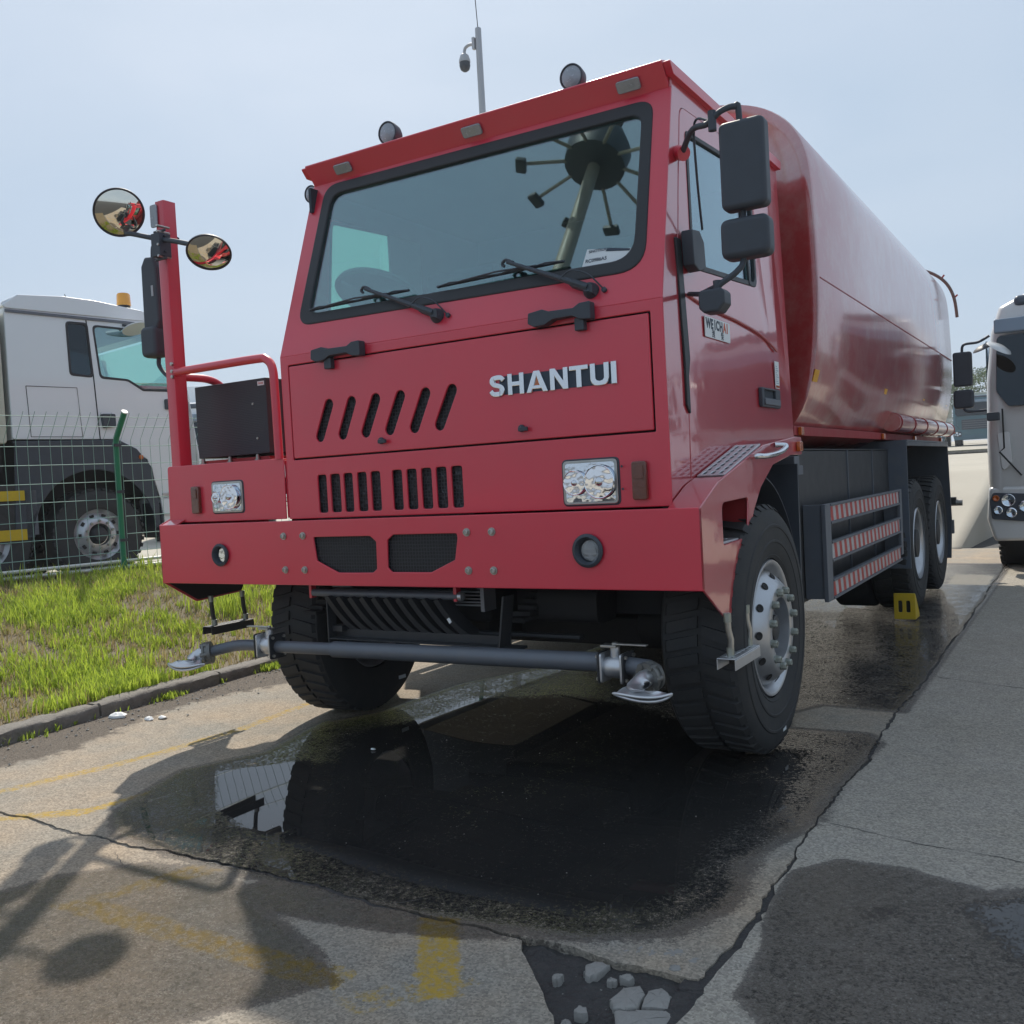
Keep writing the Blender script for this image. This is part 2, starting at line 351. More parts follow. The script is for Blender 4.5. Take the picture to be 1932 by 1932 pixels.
WETP = [  # polygon, level, soft edge
 ([(-.70, -.985), (-.81, -.75), (-.913, -.466), (-.754, -.086), (-.9, .5), (-.72, .8), (-.7, 1.6), (-.45, 2.2), (-.2, 9.2), (1.97, 9.2), (1.96, 1.72), (1.55, 1.75), (1.42, 1.5), (1.5, 1.22), (1.88, 1.25), (1.96, 1.1), (1.917, .48), (1.906, -.1), (1.80, -.44), (1.86, -.62), (1.87, -.77), (1.75, -1.0), (1.571, -1.11), (1.324, -1.16), (.99, -1.2), (.44, -1.2), (-.06, -1.2), (-.46, -1.14)], .84, .07),
 ([(-.79, -.45), (-.60, -.22), (-.42, -.05), (-.62, .45), (-.45, .85), (-.50, 1.3), (.07, 1.6), (.6, 1.5), (1.1, 1.2), (1.5, .95), (1.80, .95), (1.86, .06), (1.74, -.31), (1.80, -.65), (1.74, -.93), (1.50, -1.07), (1.17, -1.13), (.86, -1.10), (.50, -1.06), (.12, -1.0), (-.32, -.86)], 1.22, .20),
 ([(-.74, -.42), (-.45, -.08), (.30, -.75), (.10, -.93), (-.3, -.80)], 1.7, .07),
 ([(1.50, 7.1), (1.45, 8.1), (1.92, 7.95), (1.93, 7.05)], 1.2, .06),
 ([(.15, .25), (.07, .51), (.19, .77), (.32, .5), (.32, .22)], 1.2, .05),
 ([(2.135, -1.31), (2.04, -1.216), (2.03, -.95), (1.99, -.8), (1.975, -.661), (1.97, -.431), (2.084, -.281), (2.291, -.27), (2.49, -.334), (2.65, -.364), (3.6, -.2), (3.6, -1.9), (2.3, -1.9)], .60, .025),
 ([(2.43, -.47), (2.62, -.32), (3.4, -.4), (3.3, -1.0), (2.62, -.78)], 1.1, .10),
 ([(2.15, -.62), (2.3, -.5), (2.38, -.6), (2.25, -.75)], .86, .10),
 ([(-.45, -1.9), (-.32, -1.5), (-.1, -1.28), (.23, -1.21), (.50, -1.33), (.92, -1.49), (1.1, -1.6), (.94, -1.82), (.85, -1.95), (.45, -2.3)], .50, .05),
 ([(.30, -1.34), (.45, -1.19), (1.03, -1.19), (1.40, -1.20), (1.24, -1.27), (1.0, -1.33), (.85, -1.35), (.57, -1.38)], .47, .03),
]
YEL = [([(1.06, -1.199), (1.185, -1.17), (1.43, -1.52), (1.33, -1.58)], .60), ([(-.06, -1.62), (.082, -1.222), (.225, -1.206), (.03, -1.56)], .42),
       ([(-.10, -1.66), (-.02, -1.555), (1.117, -1.535), (1.11, -1.645)], .42), ([(-1.56, -1.09), (-1.50, -.98), (-1.36, -.45), (-1.28, .2), (-1.36, .9), (-1.30, .9), (-1.20, .2), (-1.28, -.5), (-1.44, -1.05)], .42),
       ([(-1.16, -1.25), (-1.1, -1.19), (-.86, -.98), (-.80, -.72), (-.76, -.75), (-.80, -1.06), (-1.08, -1.25)], .5), ([(1.12, -1.66), (1.35, -1.42), (1.45, -1.43), (1.25, -1.7)], .22),
       ([(-2.0, -2.3), (-1.9, -2.35), (-1.1, -1.30), (-1.2, -1.25)], .45)]
CRK = []
def ground_attrs(x, y):
    w = np.zeros(x.shape)
    for p, lv, soft in WETP:
        s = sdf(p, x, y); w = np.maximum(w, lv*ss(-soft, soft, s) if soft < .12 or lv > 1 else lv*(.62*ss(-.05, .05, s)+.38*ss(0, soft*2, s)))
    ye = np.zeros(x.shape)
    for p, lv in YEL:
        ye = np.maximum(ye, lv*ss(-.012, .012, sdf(p, x, y)))
    dr = ss(-1.75, -2.15, x+.12*np.sin(y*3.1))*ss(-1.4, -.9, y)
    ck = np.zeros(x.shape)
    for p, wd in CRK:
        P = np.array(p); d = np.full(x.shape, 9.)
        for a, b in zip(P[:-1], P[1:]):
            e = b-a; t = np.clip(((x-a[0])*e[0]+(y-a[1])*e[1])/(e@e), 0, 1); d = np.minimum(d, np.hypot(x-a[0]-e[0]*t, y-a[1]-e[1]*t+.02*np.sin(9*x)))
        ck = np.maximum(ck, ss(wd*3.5, wd, d))
    return w, ye, dr, ck
def concrete_mat(name, tan, grey):
    m, nt, b, lk = new_mat(name)
    g = N(nt, 'ShaderNodeNewGeometry'); P = g.outputs['Position']
    def at(nm): a = N(nt, 'ShaderNodeAttribute'); a.attribute_name = nm; return a.outputs['Fac']
    def noise(sc, det=4, rough=.55): n = N(nt, 'ShaderNodeTexNoise', Scale=sc, Detail=det, Roughness=rough); lk(P, n.inputs['Vector']); return n.outputs['Fac']
    def mr(v, a, bb, c=0., d=1., smooth=False):
        n = N(nt, 'ShaderNodeMapRange'); n.inputs['From Min'].default_value = a; n.inputs['From Max'].default_value = bb; n.inputs['To Min'].default_value = c; n.inputs['To Max'].default_value = d
        if smooth: n.interpolation_type = 'SMOOTHSTEP'
        lk(v, n.inputs['Value']); return n.outputs['Result']
    def mix(f, a, c, mode='MIX'):
        n = N(nt, 'ShaderNodeMix', data_type='RGBA', blend_type=mode)
        for s, v in (('Factor', f), ('A', a), ('B', c)):
            if isinstance(v, (tuple, float, int)): n.inputs[s].default_value = (*v, 1) if isinstance(v, tuple) else v
            else: lk(v, n.inputs[s])
        return n.outputs['Result']
    def ma(op, a, c=0.):
        n = N(nt, 'ShaderNodeMath', operation=op)
        for i, v in enumerate((a, c)):
            if isinstance(v, (float, int)): n.inputs[i].default_value = v
            else: lk(v, n.inputs[i])
        return n.outputs['Value']
    big = noise(1.7, 6); mid = noise(11, 6, .65); fine = noise(140, 4, .7); coarse = noise(42, 3, .6); grit = noise(320, 2)
    col = mix(mr(big, .35, .65), tan, grey)
    col = mix(mr(mid, .25, .75), col, mix(1., col, (1.25, 1.22, 1.18), 'MULTIPLY'))
    col = mix(mr(fine, .3, .7, 0, .55), col, mix(1., col, (.62, .62, .62), 'MULTIPLY'))
    col = mix(mr(noise(26, 5, .8), .60, .70, 0, .55), col, (.10, .095, .085))          # stains
    v2 = N(nt, 'ShaderNodeTexVoronoi', Scale=150, Randomness=1); lk(P, v2.inputs['Vector']); sx_ = N(nt, 'ShaderNodeSeparateXYZ'); lk(v2.outputs['Color'], sx_.inputs['Vector'])
    col = mix(mr(sx_.outputs['X'], .0, 1.), mix(1., col, (.70, .70, .70), 'MULTIPLY'), mix(1., col, (1.28, 1.27, 1.25), 'MULTIPLY'))
    vo = N(nt, 'ShaderNodeTexVoronoi', Scale=46, Randomness=1); lk(P, vo.inputs['Vector'])
    col = mix(mr(vo.outputs['Distance'], .10, .04, 0, .7), col, (.09, .085, .08))        # pits
    dn = ma('ADD', at('dirt'), mr(mid, .3, .7, -.35, .35))
    dcol = mix(mr(fine, .35, .65), (.055, .046, .038), (.20, .17, .14))
    col = mix(mr(dn, .35, .65), col, dcol)
    yw = ma('MULTIPLY', mr(ma('ADD', mr(mid, .2, .8), mr(fine, .2, .8, -.3, .3)), .25, .6), 1.)
    yy = ma('ADD', at('yel'), mr(ma('ADD', noise(30, 5, .75), ma('MULTIPLY', fine, .5)), .5, 1.0, -.55, .55))
    col = mix(ma('MULTIPLY', mr(yy, .15, .75), mr(at('yel'), .02, .2)), col, mix(mr(mid, .3, .7), (.50, .33, .05), (.40, .27, .06)))
    wn_ = ma('ADD', ma('MULTIPLY', mr(noise(6, 6, .7), .2, .8, -.5, .5), .26), ma('ADD', ma('MULTIPLY', mr(noise(60, 3, .7), .25, .75, -.5, .5), .46), ma('MULTIPLY', mr(noise(190, 2, .6), .3, .7, -.5, .5), .28)))
    wv = ma('ADD', at('wet'), ma('MULTIPLY', wn_, ma('MULTIPLY', mr(at('wet'), .02, .15), mr(at('wet'), .52, .80, .6, 1.6))))
    damp = mr(wv, .12, .26, 0, 1, True)
    col = mix(damp, col, mix(1., col, (.42, .41, .42), 'MULTIPLY'))
    col = mix(mr(wv, .58, .80, 0, 1, True), col, mix(mr(fine, .3, .7), (.010, .0105, .013), (.030, .031, .034)))
    deep = mr(wv, .82, .98, 0, 1, True)
    col = mix(deep, col, mix(mr(big, .35, .65), (.018, .0185, .019), (.026, .025, .024)))
    col = mix(at('crk'), col, (.03, .028, .025))
    lk(col, b.inputs['Base Color'])
    cr = N(nt, 'ShaderNodeValToRGB'); el = cr.color_ramp.elements
    for pos, v in ((0, .88), (.16, .85), (.30, .42), (.50, .22), (.70, .13), (.93, .015)):
        e = el.new(pos) if pos not in (0,) else el[0]; e.color = (v, v, v, 1)
    el[-1].color = (.015, .015, .015, 1)
    lk(wv, cr.inputs['Fac']); lk(cr.outputs['Color'], b.inputs['Roughness'])
    lk(mr(wv, .80, .98, .40, .5), b.inputs['Specular IOR Level']); b.inputs['IOR'].default_value = 1.36
    h = ma('ADD', ma('MULTIPLY', fine, .9), ma('ADD', ma('MULTIPLY', coarse, 1.1), ma('MULTIPLY', grit, .2)))
    bp = N(nt, 'ShaderNodeBump', Distance=.0045); lk(h, bp.inputs['Height']); lk(ma('SUBTRACT', 1., deep), bp.inputs['Strength'])
    dd = mr(wv, .35, .6, .0045, .0085); lk(dd, bp.inputs['Distance'])
    lk(bp.outputs['Normal'], b.inputs['Normal'])
    return m
M['concA'] = concrete_mat('slab_concrete', (.37, .305, .235), (.285, .27, .24))
M['concC'] = concrete_mat('slab_concrete_grey', (.34, .315, .27), (.37, .345, .305))
pavement = thing('pavement', None, None); tag(pavement, kind='structure')
def slab(name, xs_l, xs_r, ys, nu, mat, skirt=.07, curve='y', label=None):
    # grid between left/right edges (functions of y arrays), or bottom/top edge functions when curve='x'
    U = np.linspace(0, 1, nu)
    if curve == 'y':
        yy = ys; XL = xs_l(yy); XR = xs_r(yy); x = XL[:, None]+(XR-XL)[:, None]*U[None]; y = np.repeat(yy[:, None], nu, 1)
    else:
        xx, yb, yt, V = ys; x = np.repeat(xx[None], len(V), 0); y = yb(xx)[None]+(yt(xx)-yb(xx))[None]*V[:, None]
    return x, y
def grid_obj(name, x, y, z, mat, parent=None, attrs=None, skirt=.07, smooth=True):
    nv, nu = x.shape; idx = np.arange(nv*nu).reshape(nv, nu)
    co = np.stack([x.ravel(), y.ravel(), z.ravel()], 1)
    q = np.stack([idx[:-1, :-1].ravel(), idx[:-1, 1:].ravel(), idx[1:, 1:].ravel(), idx[1:, :-1].ravel()], 1)
    if skirt:
        loop = np.concatenate([idx[0, :], idx[1:, -1], idx[-1, -2::-1], idx[-2:0:-1, 0]]); base = len(co)
        sk = co[loop].copy(); sk[:, 2] -= skirt; co = np.concatenate([co, sk]); n = len(loop); k = np.arange(n); k2 = (k+1) % n
        q = np.concatenate([q, np.stack([loop[k], base+k, base+k2, loop[k2]], 1)])
    me = bpy.data.meshes.new(name); me.vertices.add(len(co)); me.vertices.foreach_set('co', co.ravel())
    me.loops.add(q.size); me.loops.foreach_set('vertex_index', q.ravel().astype(np.int32)); me.polygons.add(len(q)); me.polygons.foreach_set('loop_start', np.arange(0, q.size, 4, dtype=np.int32))
    me.update(calc_edges=True); me.materials.append(mat)
    if attrs:
        for k, v in attrs.items():
            a = me.attributes.new(k, 'FLOAT', 'POINT'); full = np.zeros(len(co)); full[:x.size] = v.ravel()
            if skirt: full[x.size:] = v.ravel()[loop]
            a.data.foreach_set('value', full)
    if smooth:
        me.polygons.foreach_set('use_smooth', np.ones(len(q), bool)); me.set_sharp_from_angle(angle=math.radians(45))
    o = bpy.data.objects.new(name, me); COL.objects.link(o)
    if parent: o.parent = parent
    return o
def slabz(x, y): return .0025*np.sin(5*x+1.3*y)*np.sin(3.1*y+2)-.004
def gatt(x, y):
    w, ye, dr, ck = ground_attrs(x, y); return dict(wet=w, yel=ye, dirt=dr, crk=ck)
def main_x(y): return 1.935+.018*fbm1(y+50, 3, 6, 1.3)+.006*fbm1(y+50, 4, 3, 30)
def joint_y(x): return -1.178+.020*fbm1(x+50, 5, 6, 2)+.006*fbm1(x+50, 6, 3, 30)
# slab under the tanker
xx = np.concatenate([np.linspace(0, 1, 190)]); V = np.concatenate([np.linspace(0, .36, 190), np.linspace(.36, 1, 70)[1:]])
yt = 11.3
VV = V; UU = xx
xg = np.zeros((len(VV), len(UU))); yg = np.zeros_like(xg)
for i, v in enumerate(VV):
    y0 = -1.19+(yt+1.19)*v; xr = main_x(np.array([y0]))[0]; xg[i] = -2.40+(xr+2.40)*UU
    jy = joint_y(xg[i]); yg[i] = jy+(yt-jy)*v
# chipped corner next to the broken patch
grid_obj('concrete_slab', xg, yg, slabz(xg, yg), M['concA'], pavement, gatt(xg, yg))
# slab at the lower left
ys = np.linspace(-3.4, -1.19, 130); xg = np.zeros((len(ys), 200)); yg = np.zeros_like(xg)
def edgeL(y): return np.interp(-y, [1.15, 1.21, 1.29, 1.36, 1.42, 1.48, 1.52, 1.8, 3.4], [1.38, 1.43, 1.49, 1.56, 1.62, 1.68, 1.71, 1.90, 1.93])+.010*fbm1(y+90, 8, 5, 6)
for i, y in enumerate(ys):
    v = i/(len(ys)-1); xr = edgeL(np.array([y]))[0]; xg[i] = -3.2+(xr+3.2)*np.linspace(0, 1, 200)
    top = joint_y(xg[i])-.013-.004*fbm1(xg[i]+7, 12, 4, 8); yg[i] = -3.4+(top+3.4)*v
grid_obj('concrete_slab', xg, yg, slabz(xg, yg)-.002, M['concA'], pavement, gatt(xg, yg))
# slab on the right
ys = np.concatenate([np.linspace(-3.4, 3, 220), np.linspace(3, 34, 90)[1:]]); xg = np.zeros((len(ys), 120)); yg = np.repeat(ys[:, None], 120, 1)
for i, y in enumerate(ys):
    gap = .008+.010*abs(fbm1(np.array([y+20.]), 15, 3, 2)[0])+(.010 if -1.4 < y < -.6 else 0)
    xl = main_x(np.array([y]))[0]+gap; u = np.linspace(0, 1, 120)**1.7; xg[i] = xl+(9-xl)*u
grid_obj('concrete_slab', xg, yg, slabz(xg, yg)+.002*0, M['concC'], pavement, gatt(xg, yg))
M['soil'] = pbr('dark_wet_soil', (.035, .034, .034), .7, 0, .4, 12, 1, 70, .01, dirt=.4, dirtcol=(.09, .085, .078))
M['earth'] = pbr('dry_verge_earth', (.16, .125, .08), .95, 0, .35, 5, 1, 60, .01, dirt=.4, dirtcol=(.10, .11, .04))
M['farconc'] = pbr('sunlit_yard_concrete', (.42, .385, .32), .9, 0, .12, .35, .4, 8, .01, dirt=.35, dirtcol=(.28, .25, .20))
M['fargrass'] = pbr('far_grass', (.10, .15, .03), .95, 0, .4, 1.2, 1, 5, .05)
# ground sheet to the horizon
gx = np.concatenate([-np.geomspace(600, 7, 26), np.linspace(-6, 6, 50), np.geomspace(7, 600, 26)]); gy = np.concatenate([-np.geomspace(600, 5, 22), np.linspace(-4.5, 12, 60), np.geomspace(13, 600, 26)])
gX, gY = np.meshgrid(gx, gy); gZ = np.full(gX.shape, -.062)
# broken strip between the slabs: soil comes up
gZ += 0*np.exp(-(((gX-1.75)/.25)**2+((gY+1.45)/.4)**2))
g = grid_obj('ground', gX, gY, gZ, M['soil'], None, None, 0); tag(g, kind='structure')
# near soil patch with relief, in the broken corner
bx = np.linspace(1.36, 2.0, 110); by = np.linspace(-2.2, -1.03, 160); bX, bY = np.meshgrid(bx, by)
bZ = np.zeros(bX.shape)
for i in range(bX.shape[0]):
    for j in range(bX.shape[1]):
        p = Vector((bX[i, j], bY[i, j], 0)); bZ[i, j] = -.024+.012*mnoise.fractal(p*9, 1, 2, 4)+.004*mnoise.noise(p*60)
o = grid_obj('soil', bX, bY, bZ, M['soil'], None, None, 0); tag(o, kind='structure')
# dark silt filling the joints
def silt(pts, w0, zt):
    mb = MB(); P = []
    for i, (x, y) in enumerate(pts):
        d = (Vector(pts[min(i+1, len(pts)-1)])-Vector(pts[max(i-1, 0)])).normalized(); n_ = Vector((-d.y, d.x))*w0; z = zt+.003*mnoise.noise(Vector((x*30, y*30, 1)))
        P += [(x+n_.x, y+n_.y, z), (x-n_.x, y-n_.y, z)]
    mb.add(P, [(2*i, 2*i+1, 2*i+3, 2*i+2) for i in range(len(pts)-1)]); return mb.build('joint_filler', M['soil'], pavement, 60)
yy0 = np.concatenate([np.linspace(-3.4, 4, 500), np.linspace(4, 11.2, 60)[1:]]); silt(list(zip(main_x(yy0)+.015, yy0)), .05, -.011)
xx0 = np.linspace(-3.1, 1.40, 400); silt(list(zip(xx0, joint_y(xx0)-.007)), .03, -.010)
def crackline(pts, w0, mat):
    P = [Vector((*p, 0)) for p in pts]; Q = []
    for a, b in zip(P[:-1], P[1:]):
        k = max(2, int((b-a).length/.012)); Q += [a.lerp(b, t/k)+Vector((random.uniform(-1, 1), random.uniform(-1, 1), 0))*.004 for t in range(k)]
    mb = MB(); V_ = []
    for i, p in enumerate(Q):
        d = (Q[min(i+1, len(Q)-1)]-Q[max(i-1, 0)]).normalized(); w_ = w0*max(.15, .5+mnoise.noise(p*7)*1.3); n_ = Vector((-d.y, d.x, 0))*w_; z = float(slabz(p.x, p.y))+.0012
        V_ += [(p.x+n_.x, p.y+n_.y, z), (p.x-n_.x, p.y-n_.y, z)]
    mb.add(V_, [(2*i, 2*i+1, 2*i+3, 2*i+2) for i in range(len(Q)-1)]); return mb.build('hairline_crack', mat, pavement, 60)
crackline([(1.985, .03), (2.15, -.01), (2.30, -.05), (2.48, -.06), (2.70, -.10), (3.3, -.13)], .0022, M['soil'])
crackline([(1.99, 2.62), (2.3, 2.5), (2.6, 2.4), (4.5, 2.3)], .004, M['soil'])
crackline([(-.30, -1.27), (-.18, -1.33), (-.10, -1.36)], .0015, M['soil']); crackline([(1.12, -1.03), (1.02, -1.09), (.93, -1.17)], .003, M['soil']); crackline([(.15, -1.09), (.26, -1.11), (.36, -1.17)], .003, M['soil'])
# broken concrete chunks
def chunk(poly, z0, h, label, name='concrete_chunk', sm=0):
    z0 += .008
    mb = MB(); c = np.mean(poly, 0); top = []; P = []
    ring = rounded(poly, .004, 1); n = 0; pts = []
    for i, p in enumerate(ring):
        q = ring[(i+1) % len(ring)]
        for k in range(2): pts.append((p[0]+(q[0]-p[0])*k/2+random.uniform(-1, 1)*.0025, p[1]+(q[1]-p[1])*k/2+random.uniform(-1, 1)*.0025))
    n = len(pts)
    lv = [(1.06, z0-.03), (1.04, z0+h*.5), (1.0, z0+h*.85), (.93, z0+h), (.55, z0+h+.002)]
    for s, z in lv:
        for p in pts: P.append((c[0]+(p[0]-c[0])*s-c[0], c[1]+(p[1]-c[1])*s-c[1], z+random.uniform(-1, 1)*.0016))
    P.append((0, 0, z0+h+.002)); F = []
    for l in range(len(lv)-1):
        for k in range(n): F.append((l*n+k, l*n+(k+1) % n, (l+1)*n+(k+1) % n, (l+1)*n+k))
    t = (len(lv)-1)*n
    for k in range(n): F.append((t+k, t+(k+1) % n, len(P)-1))
    mb.add(P, F); o = mb.build(name, M['stone'], None, 30, loc=(c[0], c[1], 0)); tag(o, label, 'concrete chunk', 'broken concrete pieces in the pothole'); return o
CH = [([(1.665, -1.135), (1.685, -1.105), (1.715, -1.10), (1.72, -1.13), (1.71, -1.165), (1.68, -1.15)], 'flat grey concrete chunk at the left end of the row along the puddle edge'),
 ([(1.64, -1.235), (1.655, -1.205), (1.695, -1.205), (1.685, -1.265), (1.67, -1.285), (1.65, -1.265)], 'loose wedge shaped concrete chunk alone in the dark soil below the row'),
 ([(1.77, -1.36), (1.775, -1.29), (1.81, -1.265), (1.832, -1.29), (1.842, -1.355), (1.82, -1.378), (1.79, -1.382)], 'large cracked pavement piece, left one of the two upper big pieces'),
 ([(1.838, -1.28), (1.865, -1.25), (1.90, -1.28), (1.91, -1.33), (1.85, -1.352)], 'large cracked pavement piece, right one of the two upper big pieces'),
 ([(1.80, -1.392), (1.845, -1.372), (1.91, -1.342), (1.935, -1.36), (1.93, -1.42), (1.88, -1.46), (1.84, -1.47)], 'biggest cracked pavement piece at the bottom edge of the photo'),
 ([(1.722, -1.10), (1.725, -1.075), (1.752, -1.08), (1.748, -1.12), (1.735, -1.13)], 'small angular chunk second from the left in the row along the puddle'),
 ([(1.755, -1.115), (1.762, -1.075), (1.785, -1.085), (1.785, -1.115), (1.77, -1.13)], 'small square chunk in the middle of the row along the puddle'),
 ([(1.79, -1.115), (1.79, -1.065), (1.835, -1.035), (1.865, -1.06), (1.855, -1.085), (1.82, -1.115)], 'longest slab fragment in the row along the puddle'),
 ([(1.865, -1.12), (1.872, -1.085), (1.90, -1.06), (1.912, -1.075), (1.90, -1.105)], 'thin flat fragment at the right end of the row beside the long crack')]
for p, lab in CH: chunk(p, -.028, .012, lab)
for (x, y), s, lab in [((1.60, -1.32), .018, 'tan pebble near the left edge of the pothole'), ((1.73, -1.27), .014, 'pale pointed pebble in the middle of the pothole'), ((1.73, -1.44), .022, 'rough pale lump low in the pothole beside the biggest piece'), ((1.715, -1.49), .015, 'small pebble at the bottom left of the pothole'), ((1.86, -1.15), .020, 'flat pale pebble near the right rim of the pothole'), ((1.765, -1.245), .018, 'grey oblong pebble just above the cracked pieces')]:
    k = [(x+s*math.cos(a)*random.uniform(.7, 1.2), y+s*math.sin(a)*random.uniform(.7, 1.1)) for a in np.linspace(0, 2*PI, 7)[:-1]]
    o = chunk(k, -.03, s*.9, lab, 'pebble'); o['category'] = 'pebble'; o['group'] = 'pebbles in the pothole'
# gravel and crumbs: uncountable
def crumbs(name, pts, sizes, mat):
    mb = MB(); base = [Vector(v) for v in [(1, 0, 0), (-1, 0, 0), (0, 1, 0), (0, -1, 0), (0, 0, 1), (0, 0, -1)]]; fc = [(0, 2, 4), (2, 1, 4), (1, 3, 4), (3, 0, 4), (2, 0, 5), (1, 2, 5), (3, 1, 5), (0, 3, 5)]
    for (x, y, z), s in zip(pts, sizes):
        a = random.uniform(0, 6); c_, s_ = math.cos(a), math.sin(a)
        V_ = [((v.x*c_-v.y*s_)*s*random.uniform(.6, 1.3)+x, (v.x*s_+v.y*c_)*s*random.uniform(.6, 1.3)+y, v.z*s*.6+z) for v in base]
        mb.add(V_, fc)
    o = mb.build(name, mat, None, 0); tag(o, kind='stuff'); return o
pts = []; sz = []
for i in range(500):
    x = random.uniform(1.42, 1.94); y = random.uniform(-1.75, -1.1)
    if x < edgeL(np.array([y]))[0]: continue
    pts.append((x, y, -.030)); sz.append(random.uniform(.0015, .006))
crumbs('gravel', pts, sz, M['stone'])
pts = []; sz = []
for i in range(900):
    y = random.uniform(-1.1, 5); x = -2.33+abs(random.gauss(0, .22)); pts.append((x, y, .003)); sz.append(random.choice([.003, .004, .005, .006, .010]))
for i in range(260):
    pts.append((random.uniform(-1.5, 3.2), random.uniform(-1.9, 2.5), .001)); sz.append(random.uniform(.0015, .0035))
o = crumbs('gravel', pts, sz, M['stone'])
for (x, y, s, lab) in [(-2.22, .13, .055, 'crumpled white plastic scrap lying beside the kerb'), (-1.97, .16, .03, 'small white scrap on the dusty edge, left of a pair'), (-1.91, .21, .028, 'small white scrap on the dusty edge, right of a pair'), (-.25, .15, .013, 'tiny white scrap floating in the dark puddle')]:
    mb = MB(); n = 9; P = []
    for l, (rr, zz) in enumerate([(1, .0), (.9, .5), (.5, .9)]):
        for k in range(n): a = 2*PI*k/n; q = s*rr*random.uniform(.7, 1.15); P.append((q*math.cos(a)*1.2, q*math.sin(a)*.8, zz*s*.55*random.uniform(.7, 1.2)))
    P.append((0, 0, s*.5)); F = [(l*n+k, l*n+(k+1) % n, (l+1)*n+(k+1) % n, (l+1)*n+k) for l in range(2) for k in range(n)]+[(2*n+k, 2*n+(k+1) % n, 3*n) for k in range(n)]
    mb.add(P, F); o = mb.build('plastic_scrap', M['paper'], None, 0, loc=(x, y, 0)); tag(o, lab, 'litter')
# kerb stones
kerb = thing('kerb', None, None); tag(kerb, kind='structure')
def kx(y): return -2.30-.055*(y+.5) if y < 2.5 else -2.465
yk = -3.4; ki = 0
while yk < 11:
    ln = .98 if ki != 2 else .55; y1 = yk+ln; x0 = kx(yk+ln/2)
    off = random.uniform(-.012, .012); h = .072+random.uniform(-.01, .008); ny = 14
    rough = .012 if yk < .1 else .004
    P = []; F = []
    prof = [(0, -.05), (0, h*.5), (0, h*.8), (-.018, h), (-.06, h+.002), (-.13, h), (-.14, -.05)]
    for j in range(ny+1):
        y = yk+.012+(ln-.024)*j/ny
        for (px, pz) in prof: P.append((kx(y)+off+px+rough*mnoise.noise(Vector((px*20, y*9, 5))), y, pz+(rough*1.2*mnoise.noise(Vector((px*30, y*14, pz*9))) if pz > 0 else 0)))
    m_ = len(prof)
    F = [(j*m_+k, j*m_+k+1, (j+1)*m_+k+1, (j+1)*m_+k) for j in range(ny) for k in range(m_-1)]+[tuple(range(m_)), tuple(ny*m_+k for k in range(m_))]
    MB().add(P, F).build('kerb_stone', M['kerb'], kerb, 50); yk = y1; ki += 1
# verge terrain
fx0, fy0 = -5.75, 2.8; DH = Vector((.17, .985, 0)).normalized(); NH = Vector((DH.y, -DH.x, 0))
def fence_s(x, y): return (x-fx0)*NH.x+(y-fy0)*NH.y      # distance toward the road from the fence line
def vz(x, y):
    d = fence_s(x, y); k = max(kx(min(y, 11))-.13-x, 0); tot = k+max(d, 0)+1e-6; t = min(max(k/tot, 0), 1); t2 = t*t*(3-2*t)
    return .062+.50*t2+.02*mnoise.noise(Vector((x*1.5, y*1.5, 0)))+.012*mnoise.noise(Vector((x*7, y*7, 3)))
vy = np.linspace(-4.5, 40, 220); vu = np.linspace(0, 1, 60); vx = np.zeros((len(vy), 60)); vyy = np.zeros_like(vx); vzz = np.zeros_like(vx)
for i, y in enumerate(vy):
    xr = kx(min(y, 11))-.125; xl = fx0+(y-fy0)*DH.x/DH.y-.25
    if xl > xr-.5: xl = xr-.5
    for j, u in enumerate(vu):
        x = xr+(xl-xr)*u; vx[i, j] = x; vyy[i, j] = y; vzz[i, j] = vz(x, y)
o = grid_obj('grass_verge', vx, vyy, vzz, M['earth'], None, None, .3); tag(o, kind='structure')
# pale yard behind the fence
yd = MB(); a0 = Vector((fx0, fy0, 0))+NH*.0; q = [a0-DH*60-NH*.2, a0+DH*200-NH*.2, a0+DH*200-NH*300, a0-DH*60-NH*300]
yd.add([(p.x, p.y, .37) for p in q], [(0, 1, 2, 3)]); o = yd.build('yard', M['farconc'], None, 0); tag(o, kind='structure')
# ramp and far plateau at the back
ry = np.concatenate([np.linspace(11.1, 18, 30), np.geomspace(19, 300, 40)]); ru = np.linspace(0, 1, 40)
def rz(y): return np.interp(y, [11.1, 15.8, 38, 52, 60, 300], [0, 1.07, 1.44, 1.62, 1.98, 6.0])
def rxe(y): return np.interp(y, [11.1, 14.3, 18, 40, 300], [1.2, 1.38, 1.6, 6, 120])
RX = np.zeros((len(ry), 40)); RY = np.repeat(ry[:, None], 40, 1)
for i, y in enumerate(ry): xe = float(rxe(y)); xl = -6-(y-11)*.3; RX[i] = xl+(xe-xl)*ru
o = grid_obj('ramp', RX, RY, np.repeat(rz(ry)[:, None], 40, 1)-.03, M['farconc'], None, None, 1.8, False); tag(o, kind='structure')
o = MB().box(-9, 9, 38, 52, 0, .06).build('grass_strip', M['fargrass'], None, 0); o.location = (0, 0, 1.50); tag(o, kind='structure')
o = MB().box(-9, 9, 37.7, 38, 0, .10).build('kerb', M['kerb'], None, 0); o.location = (0, 0, 1.44); tag(o, kind='structure')

